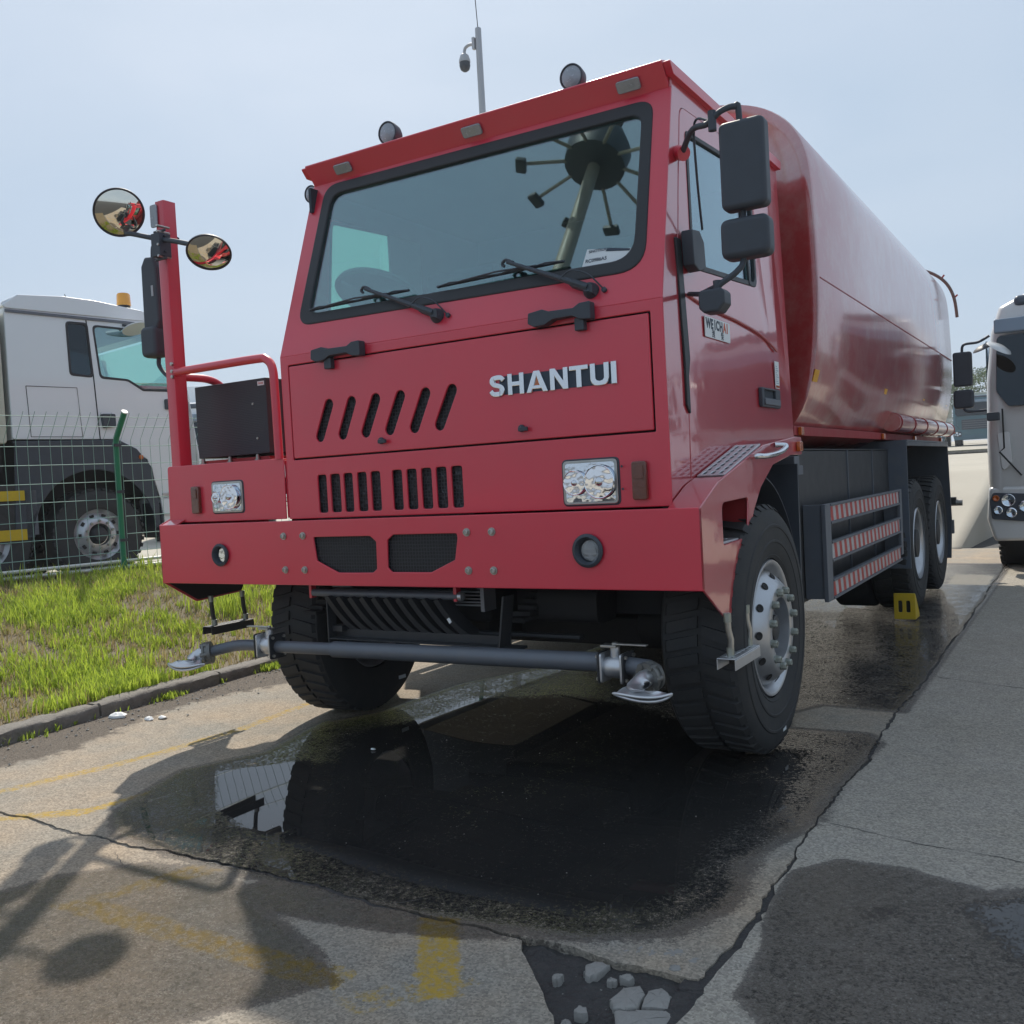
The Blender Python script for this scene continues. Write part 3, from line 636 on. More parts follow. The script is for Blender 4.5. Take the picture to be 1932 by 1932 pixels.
# ------------------------------------------------------------------ grass
def grass(name, n, region, hmin, hmax, matn, seed, dens, wid=.005):
    r = np.random.default_rng(seed); V = []; F = []; T = []; cnt = 0; tries = 0
    while cnt < n and tries < n*8:
        tries += 1
        x, y = region(r)
        k = .5+.5*mnoise.noise(Vector((x*1.1, y*1.1, seed))) + .35*mnoise.noise(Vector((x*4, y*4, seed+2)))
        if r.random() > dens(x, y, k): continue
        z = vz(x, y)-.01; nb = r.integers(2, 5)
        for _ in range(nb):
            a = r.uniform(0, 2*PI); h = r.uniform(hmin, hmax)*(.55+.7*k); lean = r.uniform(.15, .65)*h; w = wid*r.uniform(.7, 1.5)
            dx, dy = math.cos(a), math.sin(a); px, py = -dy*w, dx*w; bx_, by_ = x+r.uniform(-.02, .02), y+r.uniform(-.02, .02)
            i = len(V)
            V += [(bx_-px, by_-py, z), (bx_+px, by_+py, z), (bx_+dx*lean*.35+px*.8, by_+dy*lean*.35+py*.8, z+h*.6), (bx_+dx*lean*.35-px*.8, by_+dy*lean*.35-py*.8, z+h*.6), (bx_+dx*lean, by_+dy*lean, z+h)]
            F += [(i, i+1, i+2, i+3), (i+3, i+2, i+4)]; t = r.random()*.6+.4*k; T += [t]*5
            cnt += 1
    me = bpy.data.meshes.new(name); me.from_pydata(V, [], F); me.materials.append(matn)
    at = me.attributes.new('tint', 'FLOAT', 'POINT'); at.data.foreach_set('value', np.array(T)); me.update()
    o = bpy.data.objects.new(name, me); COL.objects.link(o); tag(o, kind='stuff'); return o
def leafmat(name, c0, c1, trans=.35):
    m, nt, b, lk = new_mat(name); a = N(nt, 'ShaderNodeAttribute'); a.attribute_name = 'tint'
    mx = N(nt, 'ShaderNodeMix', data_type='RGBA'); mx.inputs['A'].default_value = (*c0, 1); mx.inputs['B'].default_value = (*c1, 1); lk(a.outputs['Fac'], mx.inputs['Factor'])
    lk(mx.outputs['Result'], b.inputs['Base Color']); b.inputs['Roughness'].default_value = .55
    tl = N(nt, 'ShaderNodeBsdfTranslucent'); lk(mx.outputs['Result'], tl.inputs['Color']); ms = N(nt, 'ShaderNodeMixShader'); ms.inputs['Fac'].default_value = trans
    lk(b.outputs['BSDF'], ms.inputs[1]); lk(tl.outputs['BSDF'], ms.inputs[2]); lk(ms.outputs['Shader'], nt.nodes['Material Output'].inputs['Surface']); return m
M['grass'] = leafmat('grass_blades', (.20, .30, .03), (.55, .66, .09), .5)
M['drygrass'] = leafmat('dry_grass', (.26, .20, .09), (.50, .42, .20), .4)
def reg(r):
    y = r.uniform(-1.6, 9.0) if r.random() < .75 else r.uniform(-1.6, 3); xr = kx(y)-.13; xl = fx0+(y-fy0)*DH.x/DH.y-.1
    return xr+(xl-xr)*r.random(), y
def dgr(x, y, k):
    d = fence_s(x, y); return min(1, max(.04, (k-.38)*2.6))*(1 if d > 1.0 else .55)*(1.0 if kx(y)-.13-x < 2.3 else .7)
grass('grass', 52000, reg, .04, .13, M['grass'], 1, dgr, .0042)
grass('dry_grass', 30000, reg, .03, .12, M['drygrass'], 2, lambda x, y, k: .3+.6*(1-k), .0032)
def reg3(r):
    y = r.uniform(-.5, 9); cx_ = fx0+(y-fy0)*DH.x/DH.y; k = r.random()
    if k < .6: return cx_+abs(r.normal(0, .25))+.02, y
    c = [(-4.3, 1.1), (-3.3, .2), (-3.9, 2.5), (-4.8, 3.2), (-2.9, 1.3), (-3.6, 3.6), (-4.4, -.2)][r.integers(0, 7)]; return c[0]+r.normal(0, .16), c[1]+r.normal(0, .2)
grass('tall_weeds', 3500, reg3, .10, .24, M['grass'], 5, lambda x, y, k: max(0, k-.2)*1.6, .0045)
def reg2(r): y = r.choice([r.normal(-.35, .12), r.normal(-.30, .08), r.normal(.62, .07), r.normal(1.55, .06), r.uniform(-1.2, 3)]); return kx(y)+abs(r.normal(0, .03)), y
_v = vz
def vz(x, y): return 0.01 if x > kx(y)-.12 else _v(x, y)
grass('weeds', 650, reg2, .015, .06, M['grass'], 3, lambda x, y, k: max(.05, (k-.45)*3), .005)
vz = _v

# ================================================================== RED WATER TANKER
T = thing('tanker_truck', 'big red mining water tanker truck with wide flat cab standing over the puddle', 'tanker truck')
R = .5625
FO = Vector((0, .07, 0))
# ---- bumper
bump_holes = [rounded([(-.421, 1.069), (-.064, 1.069), (-.029, 1.042), (-.032, .915), (-.058, .897), (-.271, .896), (-.406, .954)], .008, 2),
              rounded([(.076, 1.073), (.431, 1.073), (.434, 1.052), (.415, .956), (.281, .900), (.058, .900), (.034, .921), (.040, 1.048)], .008, 2)]
bump_holes += [[(c+.063*math.cos(a), .992+.063*math.sin(a)) for a in np.linspace(0, 2*PI, 25)[:-1]] for c in (1.079,)]
bump_holes += [[(c+.052*math.cos(a), .986+.052*math.sin(a)) for a in np.linspace(0, 2*PI, 25)[:-1]] for c in (-1.076,)]
bumper = plate('bumper', rounded([(-1.56, .832), (1.56, .832), (1.56, 1.152), (-1.56, 1.152)], .006, 2), bump_holes, (0, 0, 0), X, Z, -Y, .010, M['red'], T, .004)
MB().box(-1.556, 1.556, .010, .085, 1.1395, 1.1495).build('ledge', M['red'], bumper, bevel=.003)
MB().box(-1.55, 1.55, .010, .07, .834, .842).build('ledge', M['red'], bumper, bevel=.002)
for c, zc, r in ((1.079, .992, .0655), (-1.076, .986, .056)):
    fl = MB().lathe([(.012, r*.9), (-.012, r+.004), (-.018, r), (-.02, r*.86), (-.006, r*.72), (.03, r*.66), (.04, 0)], (c, 0, zc), Y, 28).build('fog_lamp', M['black'], bumper, 50)
    MB().lathe([(.028, 0), (.026, r*.3), (.012, r*.55), (.002, r*.64)], (c+.008, 0, zc), Y, 24).build('reflector', M['reflector'], fl, 60)
    MB().lathe([(-.006, 0), (-.005, r*.35), (.002, r*.64)], (c+.008, 0, zc), Y, 24).build('lens', M['clear'], fl, 60)
for s in (-1, 1):
    for xx_ in (.487, .618):
        for zz_ in (.909, 1.077):
            xb = s*xx_; m = MB().lathe([(0, .0185), (-.004, .0185), (-.004, .013)], (xb, 0, zz_), Y, 16)
            m.lathe([(-.004, .0135), (-.014, .0135), (-.015, .010), (-.011, .008), (-.011, 0)], (xb, 0, zz_), Y, 6)
            m.build('bolt', M['steel'], bumper, 30)
plate('grille_mesh', rect(-.45, 0, .87, 1.09), [], (0, .018, 0), X, Z, -Y, .003, M['comb'], bumper, .0005)
plate('grille_mesh', rect(.0, .46, .87, 1.09), [], (0, .018, 0), X, Z, -Y, .003, M['comb'], bumper, .0005)
# ---- cab front, lower
vsl = [(-.435, -.378), (-.352, -.290), (-.266, -.210), (-.180, -.123), (-.096, -.039), (.034, .091), (.119, .176), (.203, .261), (.287, .345), (.372, .431)]
holes = [rounded(rect(a, b, 1.184, 1.371), .014, 3) for a, b in vsl]
holes.append(rounded(rect(-.588, 1.366, 1.453, 1.927), .006, 2))
front = plate('front_panel', rounded([(-.640, 1.158), (1.420, 1.158), (1.420, 1.972), (-.640, 1.972)], .003, 1), holes, FO, X, Z, -Y, .012, M['red'], T, .004)
sl = [((-.399, 1.559), (-.330, 1.710)), ((-.253, 1.560), (-.186, 1.710)), ((-.108, 1.560), (-.037, 1.710)), ((.037, 1.561), (.110, 1.710)), ((.182, 1.560), (.255, 1.709)), ((.325, 1.561), (.402, 1.710))]
hood = plate('hood_panel', rounded(rect(-.581, 1.359, 1.461, 1.920), .006, 2), [slot(a, b, .0265) for a, b in sl], FO-Y*.002, X, Z, -Y, .012, M['red'], T, .004)
plate('grille_mesh', rect(-.47, .47, 1.15, 1.41), [], FO+Y*.022, X, Z, -Y, .003, M['comb'], front, .0005)
plate('grille_mesh', rect(-.46, .46, 1.51, 1.76), [], FO+Y*.022, X, Z, -Y, .003, M['comb'], hood, .0005)
for z0, z1 in ((1.41, 1.505), (1.765, 1.96)): MB().box(-.63, 1.40, .0955, .10, z0, z1).build('backing_panel', M['under'], front, 0)
MB().box(.47, 1.40, .0955, .10, 1.506, 1.764).build('backing_panel', M['under'], front, 0)
MB().box(-.63, -.47, .0955, .10, 1.506, 1.764).build('backing_panel', M['under'], front, 0)
for xk in (-.012, .757):
    k = MB().lathe([(0, .016), (-.012, .016), (-.014, .011)], (xk, .068, 1.512), Y, 18); k.obox((xk+.014, .05, 1.508), X, Y, Z, .045, .014, .018)
    k = k.build('latch', M['black'], hood, 40, bevel=.003); MB().lathe([(-.0145, .007), (-.018, .006), (-.018, 0)], (xk, .068, 1.512), Y, 12).build('lock_barrel', M['steel'], k)
# hood handles
def hoodhandle(x0, x1, zc, xt):
    m = MB(); m.prism(rounded([(x0, zc-.018), (x0+.004, zc+.026), (x0+.07, zc+.034), (x0+.10, zc+.022), (x1-.08, zc+.02), (x1-.05, zc+.036), (x1, zc+.038), (x1, zc-.034), (x1-.05, zc-.030), (x1-.085, zc-.012), (x0+.12, zc-.014), (x0+.08, zc-.032), (x0+.03, zc-.034)], .006, 2), (0, .068, 0), X, Z, -Y, .045)
    m.box(xt-.022, xt+.022, .038, .068, zc-.072, zc-.02)
    return m.build('hood_handle', M['black'], T, 35, bevel=.004)
hoodhandle(-.391, -.080, 1.950, -.298); hoodhandle(.835, 1.129, 1.958, 1.068)
# lettering
lh = .092; lb = 1.657
def letter(ch, polys, holes=()):
    for k, p in enumerate(polys): plate('letter', p, holes if k == 0 else [], (0, .058, lb), X, Z, -Y, .010, M['chrome'], hood, .0035)
def rel(x0, w, pts): return [(x0+a*w, b*lh) for a, b in pts]
back = plate('badge_backing', [(.655, 1.663), (1.212, 1.660), (1.212, 1.742), (.655, 1.742)], [], (0, .066, 0), X, Z, -Y, .004, M['ink'], hood, .001)
def strokepoly(pts, w):
    pts = [Vector(p) for p in smoothpath([(p[0], p[1], 0) for p in pts], 5)]; Lp = []; Rp = []
    for i, p in enumerate(pts):
        t = (pts[min(i+1, len(pts)-1)]-pts[max(i-1, 0)]).normalized(); nn_ = Vector((-t.y, t.x, 0)); Lp.append(tuple((p+nn_*w/2)[:2])); Rp.append(tuple((p-nn_*w/2)[:2]))
    return Lp+Rp[::-1]
S_ = [(.680, .066), (.668, .079), (.648, .081), (.626, .077), (.620, .064), (.630, .052), (.650, .046), (.668, .038), (.674, .026), (.666, .013), (.646, .010), (.625, .013), (.614, .027)]
letter('S', [strokepoly(S_, .0225)])
letter('H', [rel(.700, .082, [(0, 0), (.29, 0), (.29, .40), (.71, .40), (.71, 0), (1, 0), (1, 1), (.71, 1), (.71, .62), (.29, .62), (.29, 1), (0, 1)])])
letter('A', [rel(.792, .106, [(0, 0), (.24, 0), (.30, .16), (.70, .16), (.76, 0), (1, 0), (.64, 1), (.36, 1)])], [rel(.792, .106, [(.39, .33), (.61, .33), (.50, .70)])])
plate('badge_triangle', rel(.792, .106, [(.375, .31), (.625, .31), (.50, .74)]), [], (0, .061, lb), X, Z, -Y, .003, M['orange'], hood, .0005)
letter('N', [rel(.908, .086, [(0, 0), (.27, 0), (.27, .60), (.70, 0), (1, 0), (1, 1), (.73, 1), (.73, .42), (.30, 1), (0, 1)])])
letter('T', [rel(1.000, .088, [(.36, 0), (.64, 0), (.64, .78), (1, .78), (1, 1), (0, 1), (0, .78), (.36, .78)])])
letter('U', [rel(1.096, .086, [(0, .30), (.06, .12), (.2, .02), (.4, -.01), (.6, -.01), (.8, .02), (.94, .12), (1, .30), (1, 1), (.72, 1), (.72, .34), (.66, .25), (.5, .21), (.34, .25), (.28, .34), (.28, 1), (0, 1)])])
letter('I', [rel(1.190, .025, [(0, 0), (1, 0), (1, 1), (0, 1)])])
# ---- headlights
def headlight(x0, x1, z0, z1, parent, split):
    h = plate('headlight', rounded(rect(x0, x1, z0, z1), .024, 4), [rounded(rect(x0+.020, x1-.020, z0+.018, z1-.018), .014, 4)], FO-Y*.004, X, Z, -Y, .026, M['black'], parent, .004)
    plate('bezel', rounded(rect(x0+.008, x1-.008, z0+.007, z1-.007), .02, 4), [rounded(rect(x0+.022, x1-.022, z0+.020, z1-.020), .014, 4)], FO-Y*.010, X, Z, -Y, .006, M['steel'], h, .0025)
    MB().prism(rounded(rect(x0+.020, x1-.020, z0+.018, z1-.018), .012, 3), (0, .066, 0), X, Z, -Y, .006).build('reflector', M['reflector'], h, 30)
    for cx_, rr in split:
        MB().lathe([(.002, rr), (.0, rr*.96), (.008, rr*.80), (.016, rr*.5), (.019, 0)], (cx_, .042, (z0+z1)/2), Y, 24).build('reflector', M['reflector'], h, 60)
        MB().lathe([(-.012, 0), (-.010, rr*.18), (0, rr*.26), (.02, rr*.26)], (cx_, .044, (z0+z1)/2), Y, 16).build('bulb_shield', M['chrome'], h, 60)
    # slightly domed lens
    n = 8; P = []; F = []
    for i in range(n+1):
        for j in range(n+1):
            u, v = i/n, j/n; e = (1-(2*u-1)**4)*(1-(2*v-1)**4); P.append((x0+.014+(x1-x0-.028)*u, .058-.014*e, z0+.013+(z1-z0-.026)*v))
    F = [(i*(n+1)+j, i*(n+1)+j+1, (i+1)*(n+1)+j+1, (i+1)*(n+1)+j) for i in range(n) for j in range(n)]
    MB().add(P, F).build('lens', M['clear'], h, 60); return h
headlight(.938, 1.203, 1.170, 1.366, T, ((1.118, .070), (1.005, .052)))
headlight(-1.199, -.951, 1.198, 1.375, T, ((-1.045, .066), (-1.145, .032)))
for x0, x1, z0, z1, pm in ((1.262, 1.326, 1.187, 1.342, 'amberdull'), (-1.342, -1.282, 1.205, 1.353, 'amberdull')):
    s = MB().prism(rounded(rect(x0, x1, z0, z1), .012, 3), (0, .068, 0), X, Z, -Y, .022).build('indicator', M[pm], T, 40, bevel=.005)
    MB().prism(rounded(rect(x0+.012, x1-.012, z0+(z1-z0)*.55, z1-.014), .008, 2), (0, .0455, 0), X, Z, -Y, .004).build('lens', M['amberdull'], s, bevel=.001)
    MB().lathe([(-.0305, 0), (-.030, .010), (-.027, .014), (-.022, .015)], ((x0+x1)/2+.004, .072, z0+(z1-z0)*.73), Y, 14).build('bulb', M['orange'], s, 60)
for zz_ in (1.325, 1.234): MB().lathe([(0, .005), (-.003, .005), (-.003, 0)], (1.218, .0575, zz_), Y, 10).build('screw', M['black'], front)
# ---- upper front with windscreen
WD = Vector((0, .305, .952)); WN = Vector((0, -.952, .305)); WO = Vector((0, .07, 1.972))
def wsp(z): return (z-1.972)/.952       # height -> plate coordinate
top = wsp(2.885)
outer = [(-.640, 0), (1.420, 0), (1.386, top), (-.612, top)]
wso = rounded([(-.552, wsp(2.122)), (1.338, wsp(2.098)), (1.312, wsp(2.853)), (-.522, wsp(2.872))], [.09, .12, .08, .09], 7)
wsi = rounded([(-.487, wsp(2.178)), (1.282, wsp(2.156)), (1.262, wsp(2.795)), (-.465, wsp(2.812))], [.07, .10, .06, .07], 7)
ws_hole = rounded([(-.545, wsp(2.130)), (1.330, wsp(2.106)), (1.304, wsp(2.845)), (-.515, wsp(2.864))], [.09, .12, .08, .09], 7)
upf = plate('windscreen_frame', outer, [ws_hole], WO, X, WD, WN, .014, M['red'], T, .004)
ws = plate('windscreen', wsi, [], WO-WN*.010, X, WD, WN, .004, M['glass'], T, .001)
plate('gasket', wso, [wsi], WO+WN*.006, X, WD, WN, .022, M['gasket'], ws, .007)
st = plate('sticker', rounded([(1.046, wsp(2.160)), (1.215, wsp(2.157)), (1.262, wsp(2.190)), (1.268, wsp(2.205)), (1.063, wsp(2.236))], .002, 1), [], WO-WN*.0055, X, WD, WN, .001, M['white'], ws, .0002)
text('lettering', 'SINOTRUK', .017, WO+X*1.072+WD*wsp(2.217)-WN*.0045, X, WD, WN, M['ink'], st, .0002, .0004)
text('lettering', 'RC0986A5', .022, WO+X*1.060+WD*wsp(2.176)-WN*.0045, X, WD, WN, M['ink'], st, .0002, .0004)
plate('print_band', [(1.150, wsp(2.212)), (1.258, wsp(2.196)), (1.262, wsp(2.204)), (1.158, wsp(2.226))], [], WO-WN*.0040, X, WD, WN, .001, M['ink'], st, .0002)
# wipers
def wpt(x, z, off=.03): return WO+X*x+WD*wsp(z)+WN*off
def wiper(piv, elbow, b0, b1):
    w = MB().lathe([(0, .034), (.014, .034), (.034, .026), (.044, .020), (.046, 0)], wpt(*piv, -.004), WN, 20)
    w.obox((wpt(piv[0]-.03, piv[1]+.012, .03)), (Vector(wpt(*elbow))-Vector(wpt(*piv))), WN, (0, 0, 1), .12, .026, .034)
    w.tube([wpt(*piv, .035), wpt(piv[0]*.72+elbow[0]*.28, piv[1]*.72+elbow[1]*.28, .042), wpt(elbow[0], elbow[1], .048)], [.016, .012, .008], 8)
    w.tube(smoothpath([wpt(elbow[0]+.03, elbow[1]-.006, .046), wpt(elbow[0]-.01, elbow[1]+.012, .046), wpt(elbow[0]-.03, elbow[1], .040), wpt(elbow[0]-.02, elbow[1]-.010, .034)]), .007, 6)
    w = w.build('wiper', M['black'], T, 40)
    d = (Vector((b1[0], b1[1], 0))-Vector((b0[0], b0[1], 0)))
    mb = MB(); P0, P1 = wpt(*b0, .018), wpt(*b1, .018); mb.obox((P0+P1)/2, P1-P0, WN, WD, (P1-P0).length, .012, .007)
    for k in range(4):
        u0, u1 = k/4+.02, (k+1)/4-.02; a, b = P0.lerp(P1, u0), P0.lerp(P1, u1); mb.tube([a+WN*.004, a.lerp(b, .5)+WN*.016, b+WN*.004], .0035, 5)
    a, b = P0.lerp(P1, .2), P0.lerp(P1, .8); mb.tube([a+WN*.010, a.lerp(b, .5)+WN*.026, b+WN*.010], .0045, 5)
    mb.build('wiper_blade', M['black'], w)
    h = MB().tube(smoothpath([wpt(piv[0]-.13, piv[1]+.045, .05), wpt(piv[0]-.08, piv[1]+.075, .055), wpt(piv[0]+.0, piv[1]+.05, .05), wpt(piv[0]+.055, piv[1]+.0, .012)]), .0035, 6)
    h.lathe([(0, .011), (.012, .011), (.014, 0)], wpt(piv[0]+.06, piv[1]-.006, 0), WN, 12); h.build('washer_hose', M['black'], w)
wiper((1.106, 2.046), (.705, 2.218), (.318, 2.181), (.972, 2.190)); wiper((.331, 2.050), (-.091, 2.224), (-.468, 2.186), (.156, 2.193))
# ---- visor and roof
vp = [(-.618, .352, 2.888), (1.390, .352, 2.888), (1.372, .300, 2.966), (-.598, .300, 2.966)]
VU = X; VV_ = (Vector((0, .300, 2.966))-Vector((0, .362, 2.884))).normalized(); VWn = -VV_.cross(X).normalized() if VV_.cross(X).y > 0 else VV_.cross(X).normalized()
roof = MB().prism(rounded([(.300, 2.966), (.296, 2.976), (.36, 2.995), (1.90, 2.995), (1.93, 2.93), (1.93, 2.905), (.366, 2.875), (.362, 2.888)], .004, 1), (-.605, 0, 0), Y, Z, X, 1.980).build('roof', M['red'], T, 30, bevel=.005)
MB().prism(rounded([(.300, 2.972), (1.915, 2.972), (1.915, 2.925), (.340, 2.925)], .004, 1), (1.376, 0, 0), Y, Z, X, .032).build('rain_gutter', M['red'], roof, bevel=.008)
MB().prism(rounded([(.300, 2.972), (1.915, 2.972), (1.915, 2.925), (.340, 2.925)], .004, 1), (-.638, 0, 0), Y, Z, X, .032).build('rain_gutter', M['red'], roof, bevel=.008)
hk = MB().tube(arc((.63, 3.04), .032, -.5*PI, 1.5*PI, 20, 'yz', 1.30), .009, 8, False).build('lifting_eye', M['red'], roof)
for xm in (-.372, .418, 1.212):
    c = Vector((xm, .328, 2.925)); n = Vector((0, -.80, -.60)); v = Vector((0, -.60, .80))
    m = MB().prism(rounded(rect(-.054, .054, -.026, .026), .014, 4), c-n*.002, X, v, n, .013).build('marker_lamp', M['worklens'], roof, 40, bevel=.005)
    MB().prism(rounded(rect(-.030, .030, -.012, .012), .008, 3), c+n*.010, X, v, n, .003).build('lens', M['clear'], m)
def worklamp(x, y, z, r, bracket=True, ax=Vector((0, -1, -.06))):
    ax = ax.normalized(); l = MB().lathe([(-.085, 0), (-.08, r*.55), (-.05, r*.86), (-.01, r), (.006, r), (.008, r*.9), (.0, r*.88), (-.004, 0)], (x, y, z), ax, 28)
    if bracket: l.tube([(x-r*.6, y+.03, z-r*.7), (x-r*.5, y+.03, z-r-.012), (x+r*.5, y+.03, z-r-.012), (x+r*.6, y+.03, z-r*.7)], .010, 6)
    l = l.build('work_lamp', M['black'], T, 50)
    MB().lathe([(.004, r*.86), (.009, r*.6), (.012, 0)], (x, y, z), ax, 24).build('lens', M['worklens'], l, 60)
    return l
worklamp(-.100, .36, 3.045, .056); worklamp(.930, .36, 3.045, .056); worklamp(-.80, .55, 2.93, .048, False); MB().box(-.765, -.61, .56, .585, 2.915, 2.935).build('lamp_bracket', M['red'], T, bevel=.003)
# ---- cab sides
def cabside(sgn):
    xb, xt = (1.420, 1.386) if sgn > 0 else (-.640, -.612)
    O = Vector((xb, 0, 1.155)); Vv = Vector((xt-xb, 0, 2.90-1.972)).normalized(); Ul = Y
    # lower is vertical, upper leans: build as one plate of the mean plane, bent afterwards
    outer = [(.072, 1.158), (.072, 1.972), (.365, 2.888), (.365, 2.93), (1.90, 2.93), (1.90, 1.40), (1.48, 1.37), (.84, 1.37), (.34, 1.235), (.10, 1.158)]
    door = rounded([(.275, 1.215), (.290, 1.60), (.250, 2.10), (.330, 2.45), (.430, 2.835), (1.62, 2.895), (1.69, 2.78), (1.69, 1.372), (.86, 1.372)], [.02, .02, .05, .05, .08, .10, .05, .03, .03], 4)
    win = rounded([(.425, 2.145), (.475, 2.735), (1.37, 2.79), (1.33, 2.195)], [.10, .04, .05, .05], 6)
    def bend(o):
        for v in o.data.vertices:
            z = v.co.z; v.co.x += (max(z-1.972, 0)/.93)*(xt-xb)
            if v.co.y < .16 and z < 1.99 : v.co.x -= sgn*0.0
        o.data.update()
    Oo = (xb, 0, 0); Wd = X*sgn
    p = plate('side_panel', outer, [door], Oo, Y, Z, Wd, .014, M['redgloss'], T, .005); bend(p)
    c = Vector((sum(q[0] for q in door)/len(door), sum(q[1] for q in door)/len(door)))
    dr2 = [((q[0]-c.x)*.988+c.x, (q[1]-c.y)*.992+c.y) for q in door]
    d = plate('door', dr2, [win], (xb+sgn*.003, 0, 0), Y, Z, Wd, .014, M['redgloss'], T, .005); bend(d)
    cw = Vector((.89, 2.49)); wi = [((q[0]-cw.x)*.95+cw.x, (q[1]-cw.y)*.935+cw.y) for q in win]; wo_ = [((q[0]-cw.x)*1.012+cw.x, (q[1]-cw.y)*1.012+cw.y) for q in win]
    g = plate('gasket', wo_, [wi], (xb+sgn*.007, 0, 0), Y, Z, Wd, .014, M['gasket'], d, .003); bend(g)
    g = plate('window', [((q[0]-cw.x)*1.03+cw.x, (q[1]-cw.y)*1.03+cw.y) for q in wi], [], (xb-sgn*.004, 0, 0), Y, Z, Wd, .003, M['sideglass'], d, .0005); bend(g)
    # window bar and dark seal strip along the front edge
    b = MB().box(xb-sgn*.002, xb+sgn*.010, 1.20, 1.228, 2.19, 2.80).build('window_bar', M['gasket'], d); bend(b)
    s = plate('door_seal', rounded([(.262, 1.56), (.300, 1.52), (.296, 1.68), (.320, 1.75), (.300, 2.24), (.245, 2.24), (.262, 1.74)], .004, 1), [], (xb+sgn*.010, 0, 0), Y, Z, Wd, .010, M['gasket'], d, .002); bend(s)
    s = MB().prism(rounded([(.30, 2.13), (.36, 2.11), (.44, 2.13), (.43, 2.24), (.38, 2.28), (.29, 2.27)], .008, 2), (xb+sgn*.004, 0, 0), Y, Z, Wd, .05).build('hinge', M['black'], d, bevel=.006)
    # door handle
    h = plate('door_handle', rounded(rect(1.262, 1.585, 1.592, 1.690), .014, 3), [rounded(rect(1.30, 1.50, 1.640, 1.680), .006, 2)], (xb+sgn*.022, 0, 0), Y, Z, Wd, .020, M['black'], d, .004)
    MB().box(xb+sgn*.004, xb+sgn*.008, 1.28, 1.56, 1.60, 1.685).build('recess', M['interior'], h)
    MB().prism(rounded(rect(1.29, 1.56, 1.604, 1.634), .006, 2), (xb+sgn*.020, 0, 0), Y, Z, Wd, .010).build('lever', M['greym'], h, bevel=.003)
    return p, d, xb
pr, dR, xR = cabside(1); pl, dL, xL = cabside(-1)
# door swage: raised curved bead
for d, xb, s in ((dR, xR, 1), (dL, xL, -1)):
    MB().tube(smoothpath([(xb+s*.004, .34, 2.02), (xb+s*.006, .60, 1.995), (xb+s*.006, .95, 1.985), (xb+s*.004, 1.35, 1.955), (xb+s*.002, 1.62, 1.90)]), .007, 8).build('door_bead', M['redgloss'], d, 80)
# maker's plaque on the door
pq = plate('plaque', rounded(rect(.520, .850, 1.866, 1.956), .008, 3), [], (1.4272, 0, 0), Y, Z, X, .003, M['white'], dR, .0006)
yy_ = .534
for ch, wd, mt in (('W', .054, 'ink'), ('E', .036, 'ink'), ('I', .014, 'ink'), ('C', .038, 'ink'), ('H', .040, 'ink'), ('A', .040, 'inkred'), ('I', .014, 'inkred')):
    text('lettering', ch, .058, (1.4276, yy_, 1.908), Y, Z, X, M[mt], pq, .0003, .0028, .98); yy_ += wd+.008
text('lettering', '潍', .038, (1.4276, .605, 1.873), Y, Z, X, M['ink'], pq, .0003, .0004); text('lettering', '柴', .038, (1.4276, .722, 1.873), Y, Z, X, M['ink'], pq, .0003, .0004)
wl = plate('label', rect(1.555, 1.628, 1.700, 1.842), [], (1.4272, 0, 0), Y, Z, X, .002, M['white'], dR, .0004)
for k in range(9): MB().box(1.4273, 1.4277, 1.568, 1.615-.012*(k % 3), 1.725+k*.011, 1.730+k*.011).build('print_line', M['fadedink'] if 'fadedink' in M else M['polegrey'], wl, 0)
MB().box(1.4273, 1.4278, 1.560, 1.624, 1.704, 1.716).build('print_band', M['orange'], wl, 0)
# rear wall, floor and interior
cabin = MB(); cabin.box(-.61, 1.385, 1.885, 1.90, 1.38, 2.90); bw = cabin.build('rear_wall', M['redgloss'], T)
MB().box(-.60, 1.37, 1.86, 1.884, 1.40, 2.88).build('rear_trim', M['interior'], T)
MB().box(-.62, 1.40, .12, 1.86, 1.40, 1.42).build('cab_floor', M['interior'], T)
MB().box(-.60, 1.37, .40, 1.86, 2.865, 2.872).build('headliner', M['interior'], T)
MB().prism(rounded([(.14, 1.80), (.15, 2.05), (.20, 2.10), (.42, 2.12), (.56, 2.05), (.56, 1.42), (.14, 1.42)], .03, 3), (-.60, 0, 0), Y, Z, X, 1.98).build('dashboard', M['interior'], T)
sw = MB().lathe([(-.016, .215), (-.004, .232), (.014, .225), (.018, .208), (.004, .196), (-.012, .200), (-.016, .215)], (-.33, .50, 2.30), Vector((0, .42, .9)), 36)
sw.cyl((-.33, .49, 2.285), (-.33, .36, 2.06), .03); 
for a in (0, 2.1, 4.2): sw.tube([Vector((-.33, .50, 2.285)), Vector((-.33, .50, 2.285))+Vector((math.cos(a)*.21, math.sin(a)*.19, -math.sin(a)*.09))], .014, 6)
sw.build('steering_wheel', M['steeringwrap'], T)
for xs_ in (-.30, .92):
    s = MB().prism(rounded([(.62, 1.80), (.62, 1.92), (1.12, 1.90), (1.22, 2.55), (1.32, 2.55), (1.28, 1.82)], .04, 3), (xs_-.24, 0, 0), Y, Z, X, .48).build('seat', M['interior'], T, bevel=.02)
MB().prism(rounded([(.93, 1.5), (.93, 2.74), (1.22, 2.74), (1.22, 1.5)], .01, 2), (-.592, 0, 0), Y, Z, X, .02).build('pillar_trim', M['interiorlight'], T, bevel=.005)
MB().box(-.590, -.575, 1.22, 1.86, 1.5, 2.86).build('side_trim', M['interior'], T)
MB().box(-.592, -.575, .30, 1.22, 2.735, 2.86).build('side_trim', M['interior'], T)
